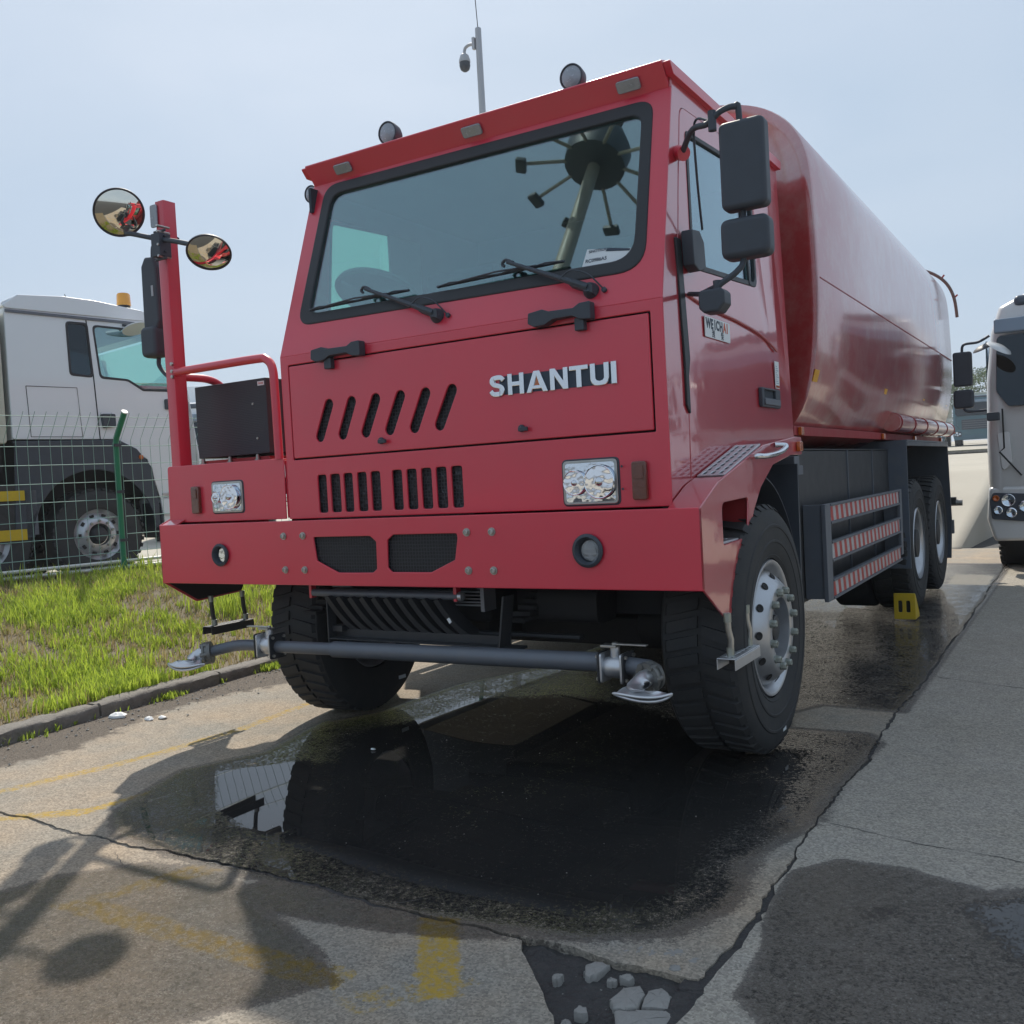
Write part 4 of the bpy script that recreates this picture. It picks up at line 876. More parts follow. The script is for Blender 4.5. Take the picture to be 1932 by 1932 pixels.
# ---- lamp platform on the left and mirror post
plat = plate('lamp_box', rounded([(-1.551, 1.160), (-.660, 1.160), (-.655, 1.468), (-1.545, 1.472)], [.004, .004, .008, .02], 3), [], FO-Y*.002, X, Z, -Y, .008, M['red'], T, .0035)
MB().box(-1.545, -.665, .076, .62, 1.458, 1.466).build('deck_plate', M['red'], T, bevel=.002)
MB().box(-1.549, -1.541, .078, .62, 1.165, 1.456).build('side_panel', M['red'], T, bevel=.002)
MB().box(-.662, -.650, .080, .62, 1.165, 1.456).build('side_panel', M['red'], T, bevel=.002)
post = MB().prism(rounded(rect(-1.512, -1.440, .072, .155), .008, 2), (0, 0, 1.4665), X, Y, Z, 1.455).build('mirror_post', M['red'], T, 35)
MB().prism(rounded(rect(-.027, .027, -.062, .062), .014, 3), (-1.514, .071, 2.845), X, Z, -Y, .012).build('marker_lamp', M['worklens'], post, bevel=.004)
rail = MB().tube(smoothpath([(-1.44, .085, 1.985), (-1.10, .07, 1.985), (-.80, .07, 1.985), (-.735, .07, 1.975), (-.695, .07, 1.925), (-.688, .07, 1.80), (-.686, .07, 1.465)], 8), .022, 14).build('hand_rail', M['red'], T, 60)
MB().tube(smoothpath([(-1.47, .15, 1.965), (-1.47, .32, 1.965), (-1.47, .42, 1.93), (-1.47, .47, 1.85), (-1.47, .48, 1.46)], 8), .022, 14).build('hand_rail', M['red'], T, 60)
for z in (1.99, 2.03, 1.96): MB().lathe([(0, .010), (-.01, .010), (-.012, 0)], (-1.45, .07, z), Y, 8).build('bolt', M['steel'], post)
cb = MB().box(-1.555, -.985, .300, .74, 1.515, 1.925).build('cooler_box', M['boxblack'] if 'boxblack' in M else M['blackm'], T, bevel=.004)
for (x, z) in ((-1.03, 1.79), (-1.01, 1.60)): MB().lathe([(0, .007), (-.006, .006), (-.006, 0)], (x-.06, .300, z), Y, 10).build('screw', M['steel'], cb)
lb_ = MB().prism(rect(-1.045, -.995, 1.885, 1.908), (0, .2985, 0), X, Z, -Y, .002).build('label', M['white'], cb)
for k in range(4): MB().box(-1.035+k*.009, -1.030+k*.009, .2960, .2965, 1.892, 1.902).build('print_mark', M['inkred'], lb_, 0)
for x in (-1.30, -1.08, -1.52):
    MB().lathe([(0, .018), (.02, .018), (.02, .012), (.045, .010), (.05, 0)], (x, .30, 1.466), Z, 12).build('mount_bolt', M['nut'], T)
MB().box(-1.53, -1.00, .31, .72, 1.470, 1.50).build('mount_rail', M['reddark'], T)
# ---- right-hand and left-hand step fenders
def sidefender(s):
    Wd = X*s; xo = 1.560*s
    outer = rounded([(.000, .834), (.216, .701), (.552, .716), (.600, .86), (.610, 1.02), (.66, 1.10), (.778, 1.200), (.985, 1.300), (1.29, 1.343), (1.505, 1.345), (1.505, 1.435), (1.40, 1.437), (.838, 1.392), (.211, 1.243), (.000, 1.152)], [.01, .03, .03, .05, .05, .05, .05, .05, .02, .008, .008, .03, .03, .02, .006], 3)
    hole = rounded([(.248, .990), (.562, .997), (.588, 1.165), (.245, 1.157)], [.01, .01, .02, .04], 4)
    f = plate('side_fender', outer, [hole], (xo, 0, 0), Y, Z, Wd, .010, M['redgloss'], T, .004)
    if s < 0: plate('inner_skin', [((q_[0]-.75)*.985+.75, (q_[1]-1.05)*.97+1.05) for q_ in outer], [], (-1.5485, 0, 0), Y, Z, X, .003, M['under'], f, .0005)
    # sloping top, inner step box
    MB().prism([(.004, 1.150), (.211, 1.236), (.32, 1.262), (.32, 1.256), (.211, 1.230), (.004, 1.142)], (1.425*s, 0, 0), Y, Z, Wd, .124).build('fender_top', M['redgloss'], f)
    MB().prism([(.86, 1.391), (1.40, 1.430), (1.50, 1.430), (1.50, 1.422), (1.40, 1.422), (.86, 1.383)], (1.30*s, 0, 0), Y, Z, Wd, .250).build('fender_top', M['redgloss'], f)
    m = MB(); m.box(*sorted((1.34*s, 1.546*s)), .235, .600, 1.168, 1.172); m.box(*sorted((1.340*s, 1.345*s)), .235, .6, .985, 1.166); m.box(*sorted((1.346*s, 1.546*s)), .594, .598, .99, 1.166); m.box(*sorted((1.346*s, 1.546*s)), .236, .240, .99, 1.166); m.build('step_recess', M['redshade'] if 0 else M['reddark'], f, 0)
    # aluminium treads with punched slots
    hs = [slot((u, .022+v*.036), (u+.036, .022+v*.036), .0075, 3) for u in np.arange(.02, .50, .062) for v in range(3)]
    U = Vector((0, .838-.330, 1.400-1.272)).normalized()
    t1 = plate('step_tread', rect(0, .520, 0, .118), hs, (1.430*s if s > 0 else -1.430, .330, 1.272), U, X*s, Vector((0, -U.z, U.y)), .012, M['alu'], f, .003)
    hs = [slot((u, .03+v*.04), (u+.03, .03+v*.04), .008, 3) for u in np.arange(.02, .28, .055) for v in range(4)]
    t2 = plate('step_tread', rect(0, .315, 0, .195), hs, (1.352*s, .250, .999), Y, X*s, Z, .016, M['alu'], f, .003)
    # hanging lower step
    xi = 1.585 if s > 0 else 1.515; ys_ = .085 if s > 0 else .195
    for yy in (ys_+.09, ys_+.325):
        MB().tube([(xi*s, yy, .725), (xi*s, yy+.004, .66), (xi*s+.006*s, yy+.012, .62), (xi*s, yy+.02, .552)], .0125, 10).build('hanger_cable', M['steel'] if s > 0 else M['blackm'], f, 60)
        for z0, z1 in ((.690, .725), (.552, .585)): MB().cyl((xi*s, yy+(.018 if z0 < .6 else .0), z0), (xi*s, yy+(.018 if z0 < .6 else .0), z1), .0155, 12).build('ferrule', M['nut'], f, 60)
    hs = [slot((u, .022+v*.028), (u+.022, .022+v*.028), .006, 3) for u in np.arange(.02, .40, .045) for v in range(3)]
    st_ = plate('lower_step', rect(0, .320, .0, .074), [q_ for q_ in hs if max(p_[0] for p_ in q_) < .30 and max(p_[1] for p_ in q_) < .07], ((xi-.037) if s > 0 else -(xi+.037), ys_+.05, .552), Y, X, Z, .005, M['alu'] if s > 0 else M['blackm'], f, .002)
    MB().box(*sorted(((xi+.034)*s, (xi+.039)*s)), ys_+.05, ys_+.37, .505, .5465).build('step_edge', M['alu'] if s > 0 else M['blackm'], st_, bevel=.002)
    MB().box(*sorted(((xi-.039)*s, (xi-.034)*s)), ys_+.05, ys_+.37, .505, .5465).build('step_edge', M['alu'] if s > 0 else M['blackm'], st_, bevel=.002)
    m = MB().prism(rounded(rect(1.395, 1.455, 1.360, 1.412), .01, 3), (xo, 0, 0), Y, Z, Wd, .022).build('side_marker', M['orange'], f, bevel=.006)
    h = MB().tube(smoothpath([(xo+.004*s, .640, 1.338), (xo+.036*s, .640, 1.340), (xo+.05*s, .72, 1.340), (xo+.05*s, .90, 1.352), (xo+.05*s, 1.01, 1.372), (xo+.045*s, 1.035, 1.388), (xo+.004*s, 1.00, 1.392)], 8), .0125, 12).build('grab_handle', M['chrome'], f, 80)
    return f
sidefender(1); sidefender(-1)
# inner splash box behind each side fender and arch liner
for s in (-1, 1):
    m = MB(); a = arc((.83, .5625), .70, math.radians(105), math.radians(-2), 18, 'yz', 0); V = []; F = []
    xa, xb = 1.17*s, 1.515*s
    for p in a:
        V += [(xa, p[1], p[2]), (xb, p[1], p[2]), (xb, p[1]+(.012 if 0 else 0), p[2]+.006), (xa, p[1], p[2]+.006)]
    for i in range(len(a)-1):
        for k in range(4): F.append((i*4+k, i*4+(k+1) % 4, (i+1)*4+(k+1) % 4, (i+1)*4+k))
    m.add(V, F); m.build('wheel_arch_liner', M['black'], T, 60)
    MB().prism([(1.46, .30), (1.53, .64), (1.555, 1.30), (1.575, 1.30), (1.55, .64), (1.48, .30)], (min(1.16*s, 1.52*s), 0, 0), Y, Z, X, .36).build('mud_flap', M['black'], T)
    MB().prism([(.0, 0), (.17, 0), (.17, .05), (.10, .05), (.10, .10), (.0, .10)], (min(s*1.36, s*1.50), 1.58, 1.24), Y, Z, X, .14).build('fender_bracket', M['greym'], T, bevel=.004)
# ---- mirrors
def mirrorset(s, dz=0, yy=.15):
    def P(x, z, y=yy): return (s*x, y, z)
    m1 = MB().prism(rounded(rect(0, .178, 0, .335), .03, 5), P(1.642, 2.276) if s > 0 else (-1.642-.178, yy, 2.276), X, Z, Y, -.075 if 0 else .085).build('mirror', M['black'], T, 50, bevel=.022, seg=3)
    MB().prism(rounded(rect(.012, .166, .014, .320), .02, 4), (P(1.642, 2.276)[0] if s > 0 else -1.82, yy+.086, 2.276), X, Z, Y, .003).build('mirror_glass', M['mirror'], m1)
    m2 = MB().prism(rounded(rect(0, .190, 0, .155), .035, 5), (1.632 if s > 0 else -1.822, yy, 2.092), X, Z, Y, .10).build('mirror', M['black'], T, 50, bevel=.026, seg=3)
    MB().prism(rounded(rect(.012, .178, .012, .143), .025, 4), (1.632 if s > 0 else -1.822, yy+.101, 2.092), X, Z, Y, .003).build('mirror_glass', M['mirror'], m2)
    if s > 0:
        a = MB().tube(smoothpath([P(1.43, 2.60, .34), P(1.52, 2.635, .22), P(1.60, 2.625, .17), P(1.655, 2.655, .16), P(1.70, 2.672, .19), P(1.715, 2.64, .20), P(1.715, 2.28, .20), P(1.712, 2.10, .19), P(1.690, 2.045, .17), P(1.62, 2.00, .16), P(1.615, 1.965, .16)], 8), .012, 10).build('mirror_arm', M['black'], T, 60)
        MB().tube(smoothpath([P(1.46, 2.30, .45), P(1.50, 2.50, .30), P(1.53, 2.66, .22), P(1.60, 2.64, .18)], 6), .005, 6).build('mirror_cable', M['black'], a, 60)
        MB().cyl(P(1.622, 2.59, .16), P(1.622, 2.665, .16), .016, 14).build('mirror_clamp', M['black'], a)
        m3 = MB().prism(rounded([(0, .02), (.02, 0), (.08, 0), (.105, .03), (.105, .075), (.09, .09), (.01, .09), (0, .075)], .012, 3), (1.542, .13, 1.898), X, Z, Y, .09).build('mirror', M['black'], T, 50, bevel=.015, seg=3)
        MB().cyl(P(1.612, 1.98, .16), P(1.612, 2.02, .16), .016, 12).build('mirror_clamp', M['black'], m3)
        MB().tube([P(1.43, 2.02, .34), P(1.52, 1.99, .22), P(1.61, 2.0, .16)], .010, 8).build('mirror_arm', M['black'], m3)
        c = MB().cyl(P(1.40, 2.61, .36), P(1.44, 2.59, .33), .03, 14).build('mirror_bracket', M['red'], T)
mirrorset(1)
# mirrors on the left post: tall, square and two round ones
m1 = MB().prism(rounded([(0, .03), (.03, 0), (.11, 0), (.14, .06), (.14, .36), (.12, .42), (.04, .43), (.005, .38)], .02, 4), (-1.775, .15, 2.245), X, Z, Y, .085).build('mirror', M['black'], T, 50, bevel=.02, seg=3)
MB().prism(rect(.092, .110, .20, .26), (-1.775, .148, 2.245), X, Z, -Y, .001).build('label', M['polegrey'], m1, 0)
m2 = MB().prism(rounded(rect(0, .135, 0, .175), .035, 5), (-1.790, .13, 2.105), X, Z, Y, .11).build('mirror', M['black'], T, 50, bevel=.03, seg=3)
MB().prism(rounded(rect(0.005, .130, 0.01, .165), .03, 5), (-1.785, .24, 2.105), X, Z, Y, .006).build('mirror_glass', M['mirror'], m2, bevel=.003)
a = MB().tube(smoothpath([(-1.46, .17, 2.73), (-1.60, .19, 2.74), (-1.69, .20, 2.74), (-1.715, .20, 2.68), (-1.72, .20, 2.30), (-1.72, .20, 2.12), (-1.72, .20, 2.06), (-1.66, .20, 2.00), (-1.58, .19, 1.985), (-1.46, .17, 1.985)], 8), .0125, 10).build('mirror_arm', M['black'], T, 60)
MB().tube(smoothpath([(-1.50, .16, 2.28), (-1.53, .2, 2.24), (-1.52, .2, 2.10), (-1.48, .17, 2.0)], 6), .010, 8).build('mirror_arm', M['black'], a, 60)
arm = MB().tube(smoothpath([(-1.700, .02, 2.79), (-1.665, .0, 2.765), (-1.62, 0, 2.755), (-1.44, .02, 2.700), (-1.30, .02, 2.662), (-1.16, .0, 2.618)], 6), .0135, 10).build('mirror_arm', M['black'], T, 60)
cl = MB(); cl.box(-1.465, -1.395, -.006, .07, 2.60, 2.725); [cl.box(-1.475, -1.385, .02, .035, z, z+.012) for z in (2.585, 2.62, 2.705, 2.735)]
cl.build('clamp', M['black'], arm, bevel=.004)
for z in (2.60, 2.66, 2.73, 2.76): MB().cyl((-1.405, -.012, z), (-1.405, .07, z), .007, 8).build('bolt', M['steel'], arm)
def roundmirror(c, r, n):
    n = Vector(n).normalized(); P = MB().lathe([(-.05, r*.2), (-.035, r*.7), (-.01, r*.98), (0, r*1.02), (.006, r*1.02), (.006, r*.965), (0, r*.95)], c, n, 40, False).build('round_mirror', M['black'], T, 60)
    MB().lathe([(.002+.40*r*(1-(q/12)**2), r*.955*q/12) for q in range(12, -1, -1)], c, n, 40).build('mirror_glass', M['mirror'], P, 80)
roundmirror((-1.722, .0, 2.892), .133, (.74, -.42, -.52)); roundmirror((-1.025, .0, 2.553), .112, (.38, -.46, -.80))
# ---- wheels
def tyre_obj(xo, yc, s, parent, width=.31, lugs=True, name='tyre', tread=True):
    # xo outer face x, s outward sign
    m = MB(); w = width
    prof = [(0, .315), (.010, .330), (.008, .334), (.014, .348), (.020, .385), (.0235, .388), (.0235, .396), (.020, .40), (.021, .455), (.0245, .458), (.024, .468), (.019, .472), (.012, .522), (-.006, .5455), (-.03, .5495), (-w+.03, .5495), (-w+.006, .5455), (-w-.012, .522), (-w-.020, .47), (-w-.020, .40), (-w-.012, .335), (-w, .315)]
    m.lathe([(a-.02, r) for a, r in prof], (xo, yc, R), X*s, 72, False)
    if tread:
        n = 46; rr = .5625
        for k in range(n):
            for side in (0, 1):
                a0 = 2*PI*(k+.5*side)/n; sk = .055
                # block corners (axial, angle)
                ax0, ax1 = (-.022, -w*.47) if side == 0 else (-w+.022-.02, -w*.53)
                da = 2*PI/n*.62; V = []
                for rad, gr in ((.540, 1.0), (rr-.001, .90)):
                    for (ax, an) in ((ax0, a0-da/2), (ax0, a0+da/2), (ax1, a0+da/2+sk), (ax1, a0-da/2+sk)):
                        axx = ax if ax != ax0 else (ax0+(-.010 if side == 0 else .010)*(gr < 1)+(.012 if side == 0 else -.012)*(gr == 1.0))
                        V.append((xo+s*(axx-.004), yc+math.sin(an)*rad, R+math.cos(an)*rad))
                m.add(V, [(0, 1, 2, 3), (4, 7, 6, 5), (0, 4, 5, 1), (1, 5, 6, 2), (2, 6, 7, 3), (3, 7, 4, 0)])
    return m.build(name, M['rubber'], parent, 40)
def nuts(parent, xo, yc, s, r, n, h, off=0, rad=.0175):
    for k in range(n):
        a = 2*PI*(k+.5)/n+off; c = (xo, yc+math.sin(a)*r, R+math.cos(a)*r)
        m = MB().lathe([(0, rad*1.15), (.006, rad*1.15)], c, X*s, 12); m.lathe([(.006, rad), (h-.004, rad), (h, rad*.85), (h, rad*.55), (h-.006, rad*.45), (h-.006, 0)], c, X*s, 6)
        m.build('wheel_nut', M['nut'], parent, 30)
def vent_disc(parent, prof, xo, yc, s, hr, n, hrad, mat, off=0):
    m = MB().lathe(prof, (xo, yc, R), X*s, 72).build('rim', mat, parent, 40)
    return m
def front_wheel(s):
    w = thing('wheel', None, None); w.parent = T; xo, yc = 1.575*s, .828
    tyre_obj(xo+.012*s, yc, s, w)
    rim = MB().lathe([(-.06, .225), (-.055, .262), (-.03, .272), (-.012, .284), (-.004, .297), (-.004, .306), (-.014, .312), (-.03, .31), (-.10, .285), (-.25, .285), (-.30, .31), (-.302, .30), (-.25, .27), (-.12, .262), (-.07, .225)], (xo, yc, R), X*s, 72, False).build('rim', M['silver'], w, 45)
    # bulged disc with round vent holes
    n = 96; rings = [(-.050, .262), (-.034, .258), (-.022, .250), (-.008, .240), (.006, .228), (.019, .214), (.029, .203), (.034, .196), (.036, .188), (.036, .150), (.032, .139), (.0, .137), (-.04, .136)]
    d = MB().lathe(rings, (xo, yc, R), X*s, n, False).build('disc', M['silver'], w, 45)
    for k in range(12):
        a = 2*PI*k/12; c = Vector((xo+s*.001, yc+math.sin(a)*.2325, R+math.cos(a)*.2325)); nn = Vector((s*.80, math.sin(a)*.60, math.cos(a)*.60))
        MB().lathe([(.003, .0185), (.0045, .0165), (.0035, .0150), (.0035, 0)], c, nn, 18).build('vent_hole', M['under'], d, 60)
    nuts(w, xo+s*.036, yc, s, .170, 12, .026, 0, .0165)
    MB().lathe([(-.03, .135), (.0, .130), (.004, .105), (.012, .10), (.020, .07), (.022, 0)], (xo-s*.03, yc, R), X*s, 32).build('hub', M['greym'], w, 40)
    MB().lathe([(.0, .060), (.030, .056), (.034, .045), (.034, 0)], (xo-s*.02, yc, R), X*s, 24).build('hub_cap', M['blackm'], w, 40)
    MB().obox((xo+s*.010, yc+.06, R-.505+.03), Y, Z, X, .045, .018, .004).build('tag', M['white'], w)
    return w
front_wheel(1); wl_ = front_wheel(-1)
wl_.matrix_basis = Matrix.Translation((-.900, .828, 0)) @ Matrix.Rotation(.10, 4, 'Z') @ Matrix.Translation((1.39, -.828, 0))
for _c in (): pass
MB().obox((-.722, 1.0, .16), Y, Z, X, .06, .02, .006).build('tag', M['white'], T)
for s in (-1, 1):
    for yc in (5.39, 6.70):
        w = thing('wheel', None, None); w.parent = T; xo = 1.535*s
        tyre_obj(xo, yc, s, w, .30); tyre_obj(xo-s*.345, yc, s, w, .30, tread=False)
        MB().lathe([(-.004, .306), (-.016, .312), (-.02, .30), (-.04, .288), (-.10, .275), (-.155, .262), (-.165, .22), (-.168, .14), (-.12, .13), (-.10, .10), (-.10, 0)], (xo, yc, R), X*s, 64, False).build('rim', M['silver'], w, 45)
        MB().lathe([(-.165, .13), (-.02, .12), (-.015, .09), (-.01, 0)], (xo, yc, R), X*s, 32).build('hub', M['blackm'], w, 40)
        nuts(w, xo-s*.166, yc, s, .170, 10, .03)
# ---- underside
und = MB()
for x in (-.43, .43): und.box(x-.04, x+.04, .10, 8.1, .86, 1.12)
for y in (1.2, 2.4, 3.6, 4.8, 6.1, 7.4): und.box(-.39, .39, y-.04, y+.04, .88, 1.10)
und.build('chassis_frame', M['under'], T, bevel=.005)
ax = MB(); ax.box(-.7, 1.0, .76, .90, .46, .60); ax.cyl((-.76, .83, .56), (-.60, .83, .56), .12, 16); ax.cyl((.95, .83, .56), (1.22, .83, .56), .12, 16); ax.build('front_axle', M['under'], T, bevel=.01)
for yc in (5.39, 6.70):
    ax = MB().lathe([(-1.15, .08), (-.5, .10), (-.28, .22), (0, .27), (.28, .22), (.5, .10), (1.15, .08)], (0, yc, R), X, 20).build('rear_axle', M['under'], T, 50)
for s in (-1, 1):
    m = MB()
    for k in range(6): m.box(s*.62-.045, s*.62+.045, .15+k*.05, 1.55-k*.05, .66+k*.022, .678+k*.022)
    m.build('leaf_spring', M['under'], T)
    MB().cyl((s*.8, .60, .60), (s*.8, .52, 1.05), .045, 14).build('shock_absorber', M['under'], T)
eng = MB(); eng.box(-.36, .36, .35, 1.75, .62, 1.36); eng.box(-.28, .28, .45, 1.4, .50, .62); eng.box(-.36, .40, .16, .34, .80, 1.14); eng.build('engine', M['under'], T, bevel=.02)
MB().box(-1.15, -.42, .60, .66, .86, 1.38).build('splash_panel', M['under'], T); MB().box(.42, 1.2, .50, .56, .66, 1.38).build('splash_panel', M['under'], T)
MB().box(-.62, 1.15, .30, 1.9, 1.385, 1.395).build('splash_panel', M['under'], T)
MB().prism(rounded([(.28, .64), (.48, .64), (.48, .80), (.28, .80)], .05, 3), (.66, 0, 0), Y, Z, X, .30).build('air_tank', M['under'], T); 
MB().cyl((.55, 1.3, .72), (1.05, 1.3, .72), .13, 20).build('air_tank', M['under'], T); MB().cyl((-1.0, 2.2, .8), (-.5, 2.2, .8), .16, 20).build('air_tank', M['under'], T)
MB().box(-.95, .95, 2.0, 8.0, 1.18, 1.30).build('belly_darkener', M['under'], T); MB().box(-.55, .38, 1.8, 4.4, .55, .85).build('gearbox', M['under'], T, bevel=.04)  # flat belly sheet added to darken the underside mirrored in the puddle
# front guard with fins
gd = MB(); gd.box(-.43, .60, .07, .14, .556, .562); gd.box(-.43, .60, .135, .141, .556, .600); gd.obox((-.425, .10, .64), Z, X, Y, .26, .008, .06); gd.box(-.43, -.36, .10, .16, .59, .62); gd.obox((.60, .10, .66), Z+X*.15, X, Y, .26, .010, .09); gd.box(-.35, .9, .22, .26, .585, .60)
gd.obox((.62, .10, .555), X, Y, Z, .11, .10, .012); gd = gd.build('front_guard', M['blackm'], T, bevel=.002)
MB().cyl((-.545, .11, .782), (.345, .11, .778), .0185, 16).build('roller', M['greym'], gd, 60)
for x in (-.555, .335): MB().prism(rounded(rect(x-.006, x+.010, .755, .84), .004, 2), (0, .095, 0), X, Z, Y, .035).build('roller_bracket', M['red'], gd)
MB().lathe([(0, .022), (.018, .020), (.024, 0)], (.352, .11, .778), X, 14).build('end_cap', M['alu'], gd, 60)
for k in range(10):
    x = -.42+k*.074; m = MB()
    pth = smoothpath([(x, .115, .765), (x+.03, .14, .70), (x+.075, .17, .63), (x+.12, .20, .585), (x+.17, .22, .575)], 5)
    for a, b in zip(pth[:-1], pth[1:]): m.obox((a+b)/2, b-a, Y, (b-a).cross(Y), (b-a).length+.002, .10, .026)
    f = m.build('fin', M['blackm'], gd, 60)
    if k == 9: MB().obox((x+.045, .100, .672), Vector((.045, .0, -.07)), Vector((.07, 0, .045)), Y, .038, .016, .002).build('label', M['white'], f)
ic = MB()
for k in range(7): ic.box(-.50, .43, .20, .26, .735+k*.016, .742+k*.016)
ic.box(.425, .445, .17, .27, .70, .845); ic.box(-.43, .43, .19, .20, .722, .730); ic.build('intercooler', M['steel2'] if 'steel2' in M else M['greym'], T, bevel=.001)
# spray bar
sb = MB(); sb.cyl((-.375, .05, .512), (1.10, .05, .528), .040, 24); sb.cyl((-.79, .05, .507), (-.36, .05, .513), .031, 20)
sb = sb.build('spray_bar', M['greym'], T, 60)
sb2 = MB().tube(smoothpath([(-.85, .05, .506), (-.98, .05, .506), (-1.07, .04, .498), (-1.13, .01, .486), (-1.17, -.03, .476)], 6), .029, 18).build('elbow', M['greym'], sb, 60)
def valve(x, flip, mt):
    v = MB()
    for dx in (-.045, .045): v.prism(rounded(rect(-.052, .052, -.060, .060), .012, 3), (x+dx-.005, .05, .512), Y, Z, X, .010)
    v.lathe([(-.045, .036), (-.02, .046), (.02, .046), (.045, .036)], (x, .05, .512), X, 20); v.cyl((x, .05, .55), (x, .05, .595), .020, 12)
    v = v.build('valve', mt, sb, 40, bevel=.002)
    for dx in (-.055, .055):
        MB().prism(rounded(rect(-.056, .056, -.064, .064), .012, 3), (x+dx-.004, .05, .512), Y, Z, X, .008).build('flange', M['blackm'], v, bevel=.002)
        for a in (-.038, .038):
            for b in (-.046, .046): MB().lathe([(-.014, .008), (.014, .008), (.014, 0)], (x+dx, .05+a, .512+b), X, 6).build('bolt', M['steel'], v)
    h = MB(); h.cyl((x, .05, .59), (x, .05, .612), .013, 8); h.tube(smoothpath([(x, .05, .605), (x+flip*.03, .048, .612), (x+flip*.05, .046, .608), (x+flip*.13, .035, .610)]), [.010]*6*3+[.009], 6) if 0 else h.obox((x+flip*.07, .045, .607), X, Y, Z, .15, .024, .006)
    h.obox((x-.02, .05, .598), X, Y, Z, .07, .05, .010)
    h.build('valve_handle', M['steel'], v, bevel=.002)
valve(1.150, 1, M['alu']); valve(-.815, -1, M['alu'])
MB().tube([(1.20, .05, .520), (1.30, .04, .515), (1.335, .02, .505)], .036, 18).build('elbow', M['greym'], sb, 60)
def nozzle(c, d, mirror, WX=Vector((1, .25, 0))):
    WX = Vector(WX).normalized()
    # flange + bent duckbill spray head; c centre of flange, d outflow direction
    c = Vector(c); d = Vector(d).normalized(); side = Vector((0, 0, 1)).cross(d).normalized(); upv = d.cross(side)*-1 if (d.cross(side)).z < 0 else d.cross(side)
    f = MB().lathe([(-.028, .058), (-.012, .060), (-.010, .052), (.002, .052), (.004, .060), (.014, .058), (.014, .034)], c, d, 28)
    for k in range(6):
        a = 2*PI*k/6; q = c+side*math.cos(a)*.050+upv*math.sin(a)*.050; f.cyl(q-d*.014, q+d*.022, .012, 10)
    f = f.build('nozzle_flange', M['castgrey'] if 'castgrey' in M else M['steel'], sb, 50)
    # duckbill head: circle widening into a flat curved lip
    ringn = 24; V = []; F = []; pth = smoothpath([c+d*.008, c+d*.040, c+d*.075+upv*-.010+side*mirror*.012, c+d*.10+upv*-.030+side*mirror*.045, c+d*.118+upv*-.046+side*mirror*.085], 4)
    for i, p in enumerate(pth):
        t = i/(len(pth)-1); tt = max(0, (t-.3)/.7)**1.4; a_, b_ = .034+.078*tt, .034-.024*min(1, max(0, (t-.2)/.6))
        tan = (pth[min(i+1, len(pth)-1)]-pth[max(i-1, 0)]).normalized(); wdir = tan.cross(Vector((0, 0, 1))).normalized().lerp(WX, min(1, tt*1.3)).normalized(); hdir = wdir.cross(tan).normalized()
        for k in range(ringn):
            an = 2*PI*k/ringn; u_ = math.cos(an); V.append(p+wdir*u_*a_+hdir*math.sin(an)*b_-tan*.045*tt*u_*u_)
    for i in range(len(pth)-1):
        for k in range(ringn): F.append((i*ringn+k, i*ringn+(k+1) % ringn, (i+1)*ringn+(k+1) % ringn, (i+1)*ringn+k))
    F.append(tuple((len(pth)-1)*ringn+k for k in range(ringn)))
    nz_ = MB().add(V, F).build('spray_nozzle', M['alu'], sb, 50)
    lip = V[(len(pth)-1)*ringn:]; MB().tube([Vector(q_) for q_ in lip]+[Vector(lip[0])], .006, 6, False).build('nozzle_lip', M['alu'], sb, 60)
nozzle((1.325, -.02, .495), (-.30, -1, -.10), 1); nozzle((-1.185, -.045, .470), (-.85, -.62, -.12), 1)
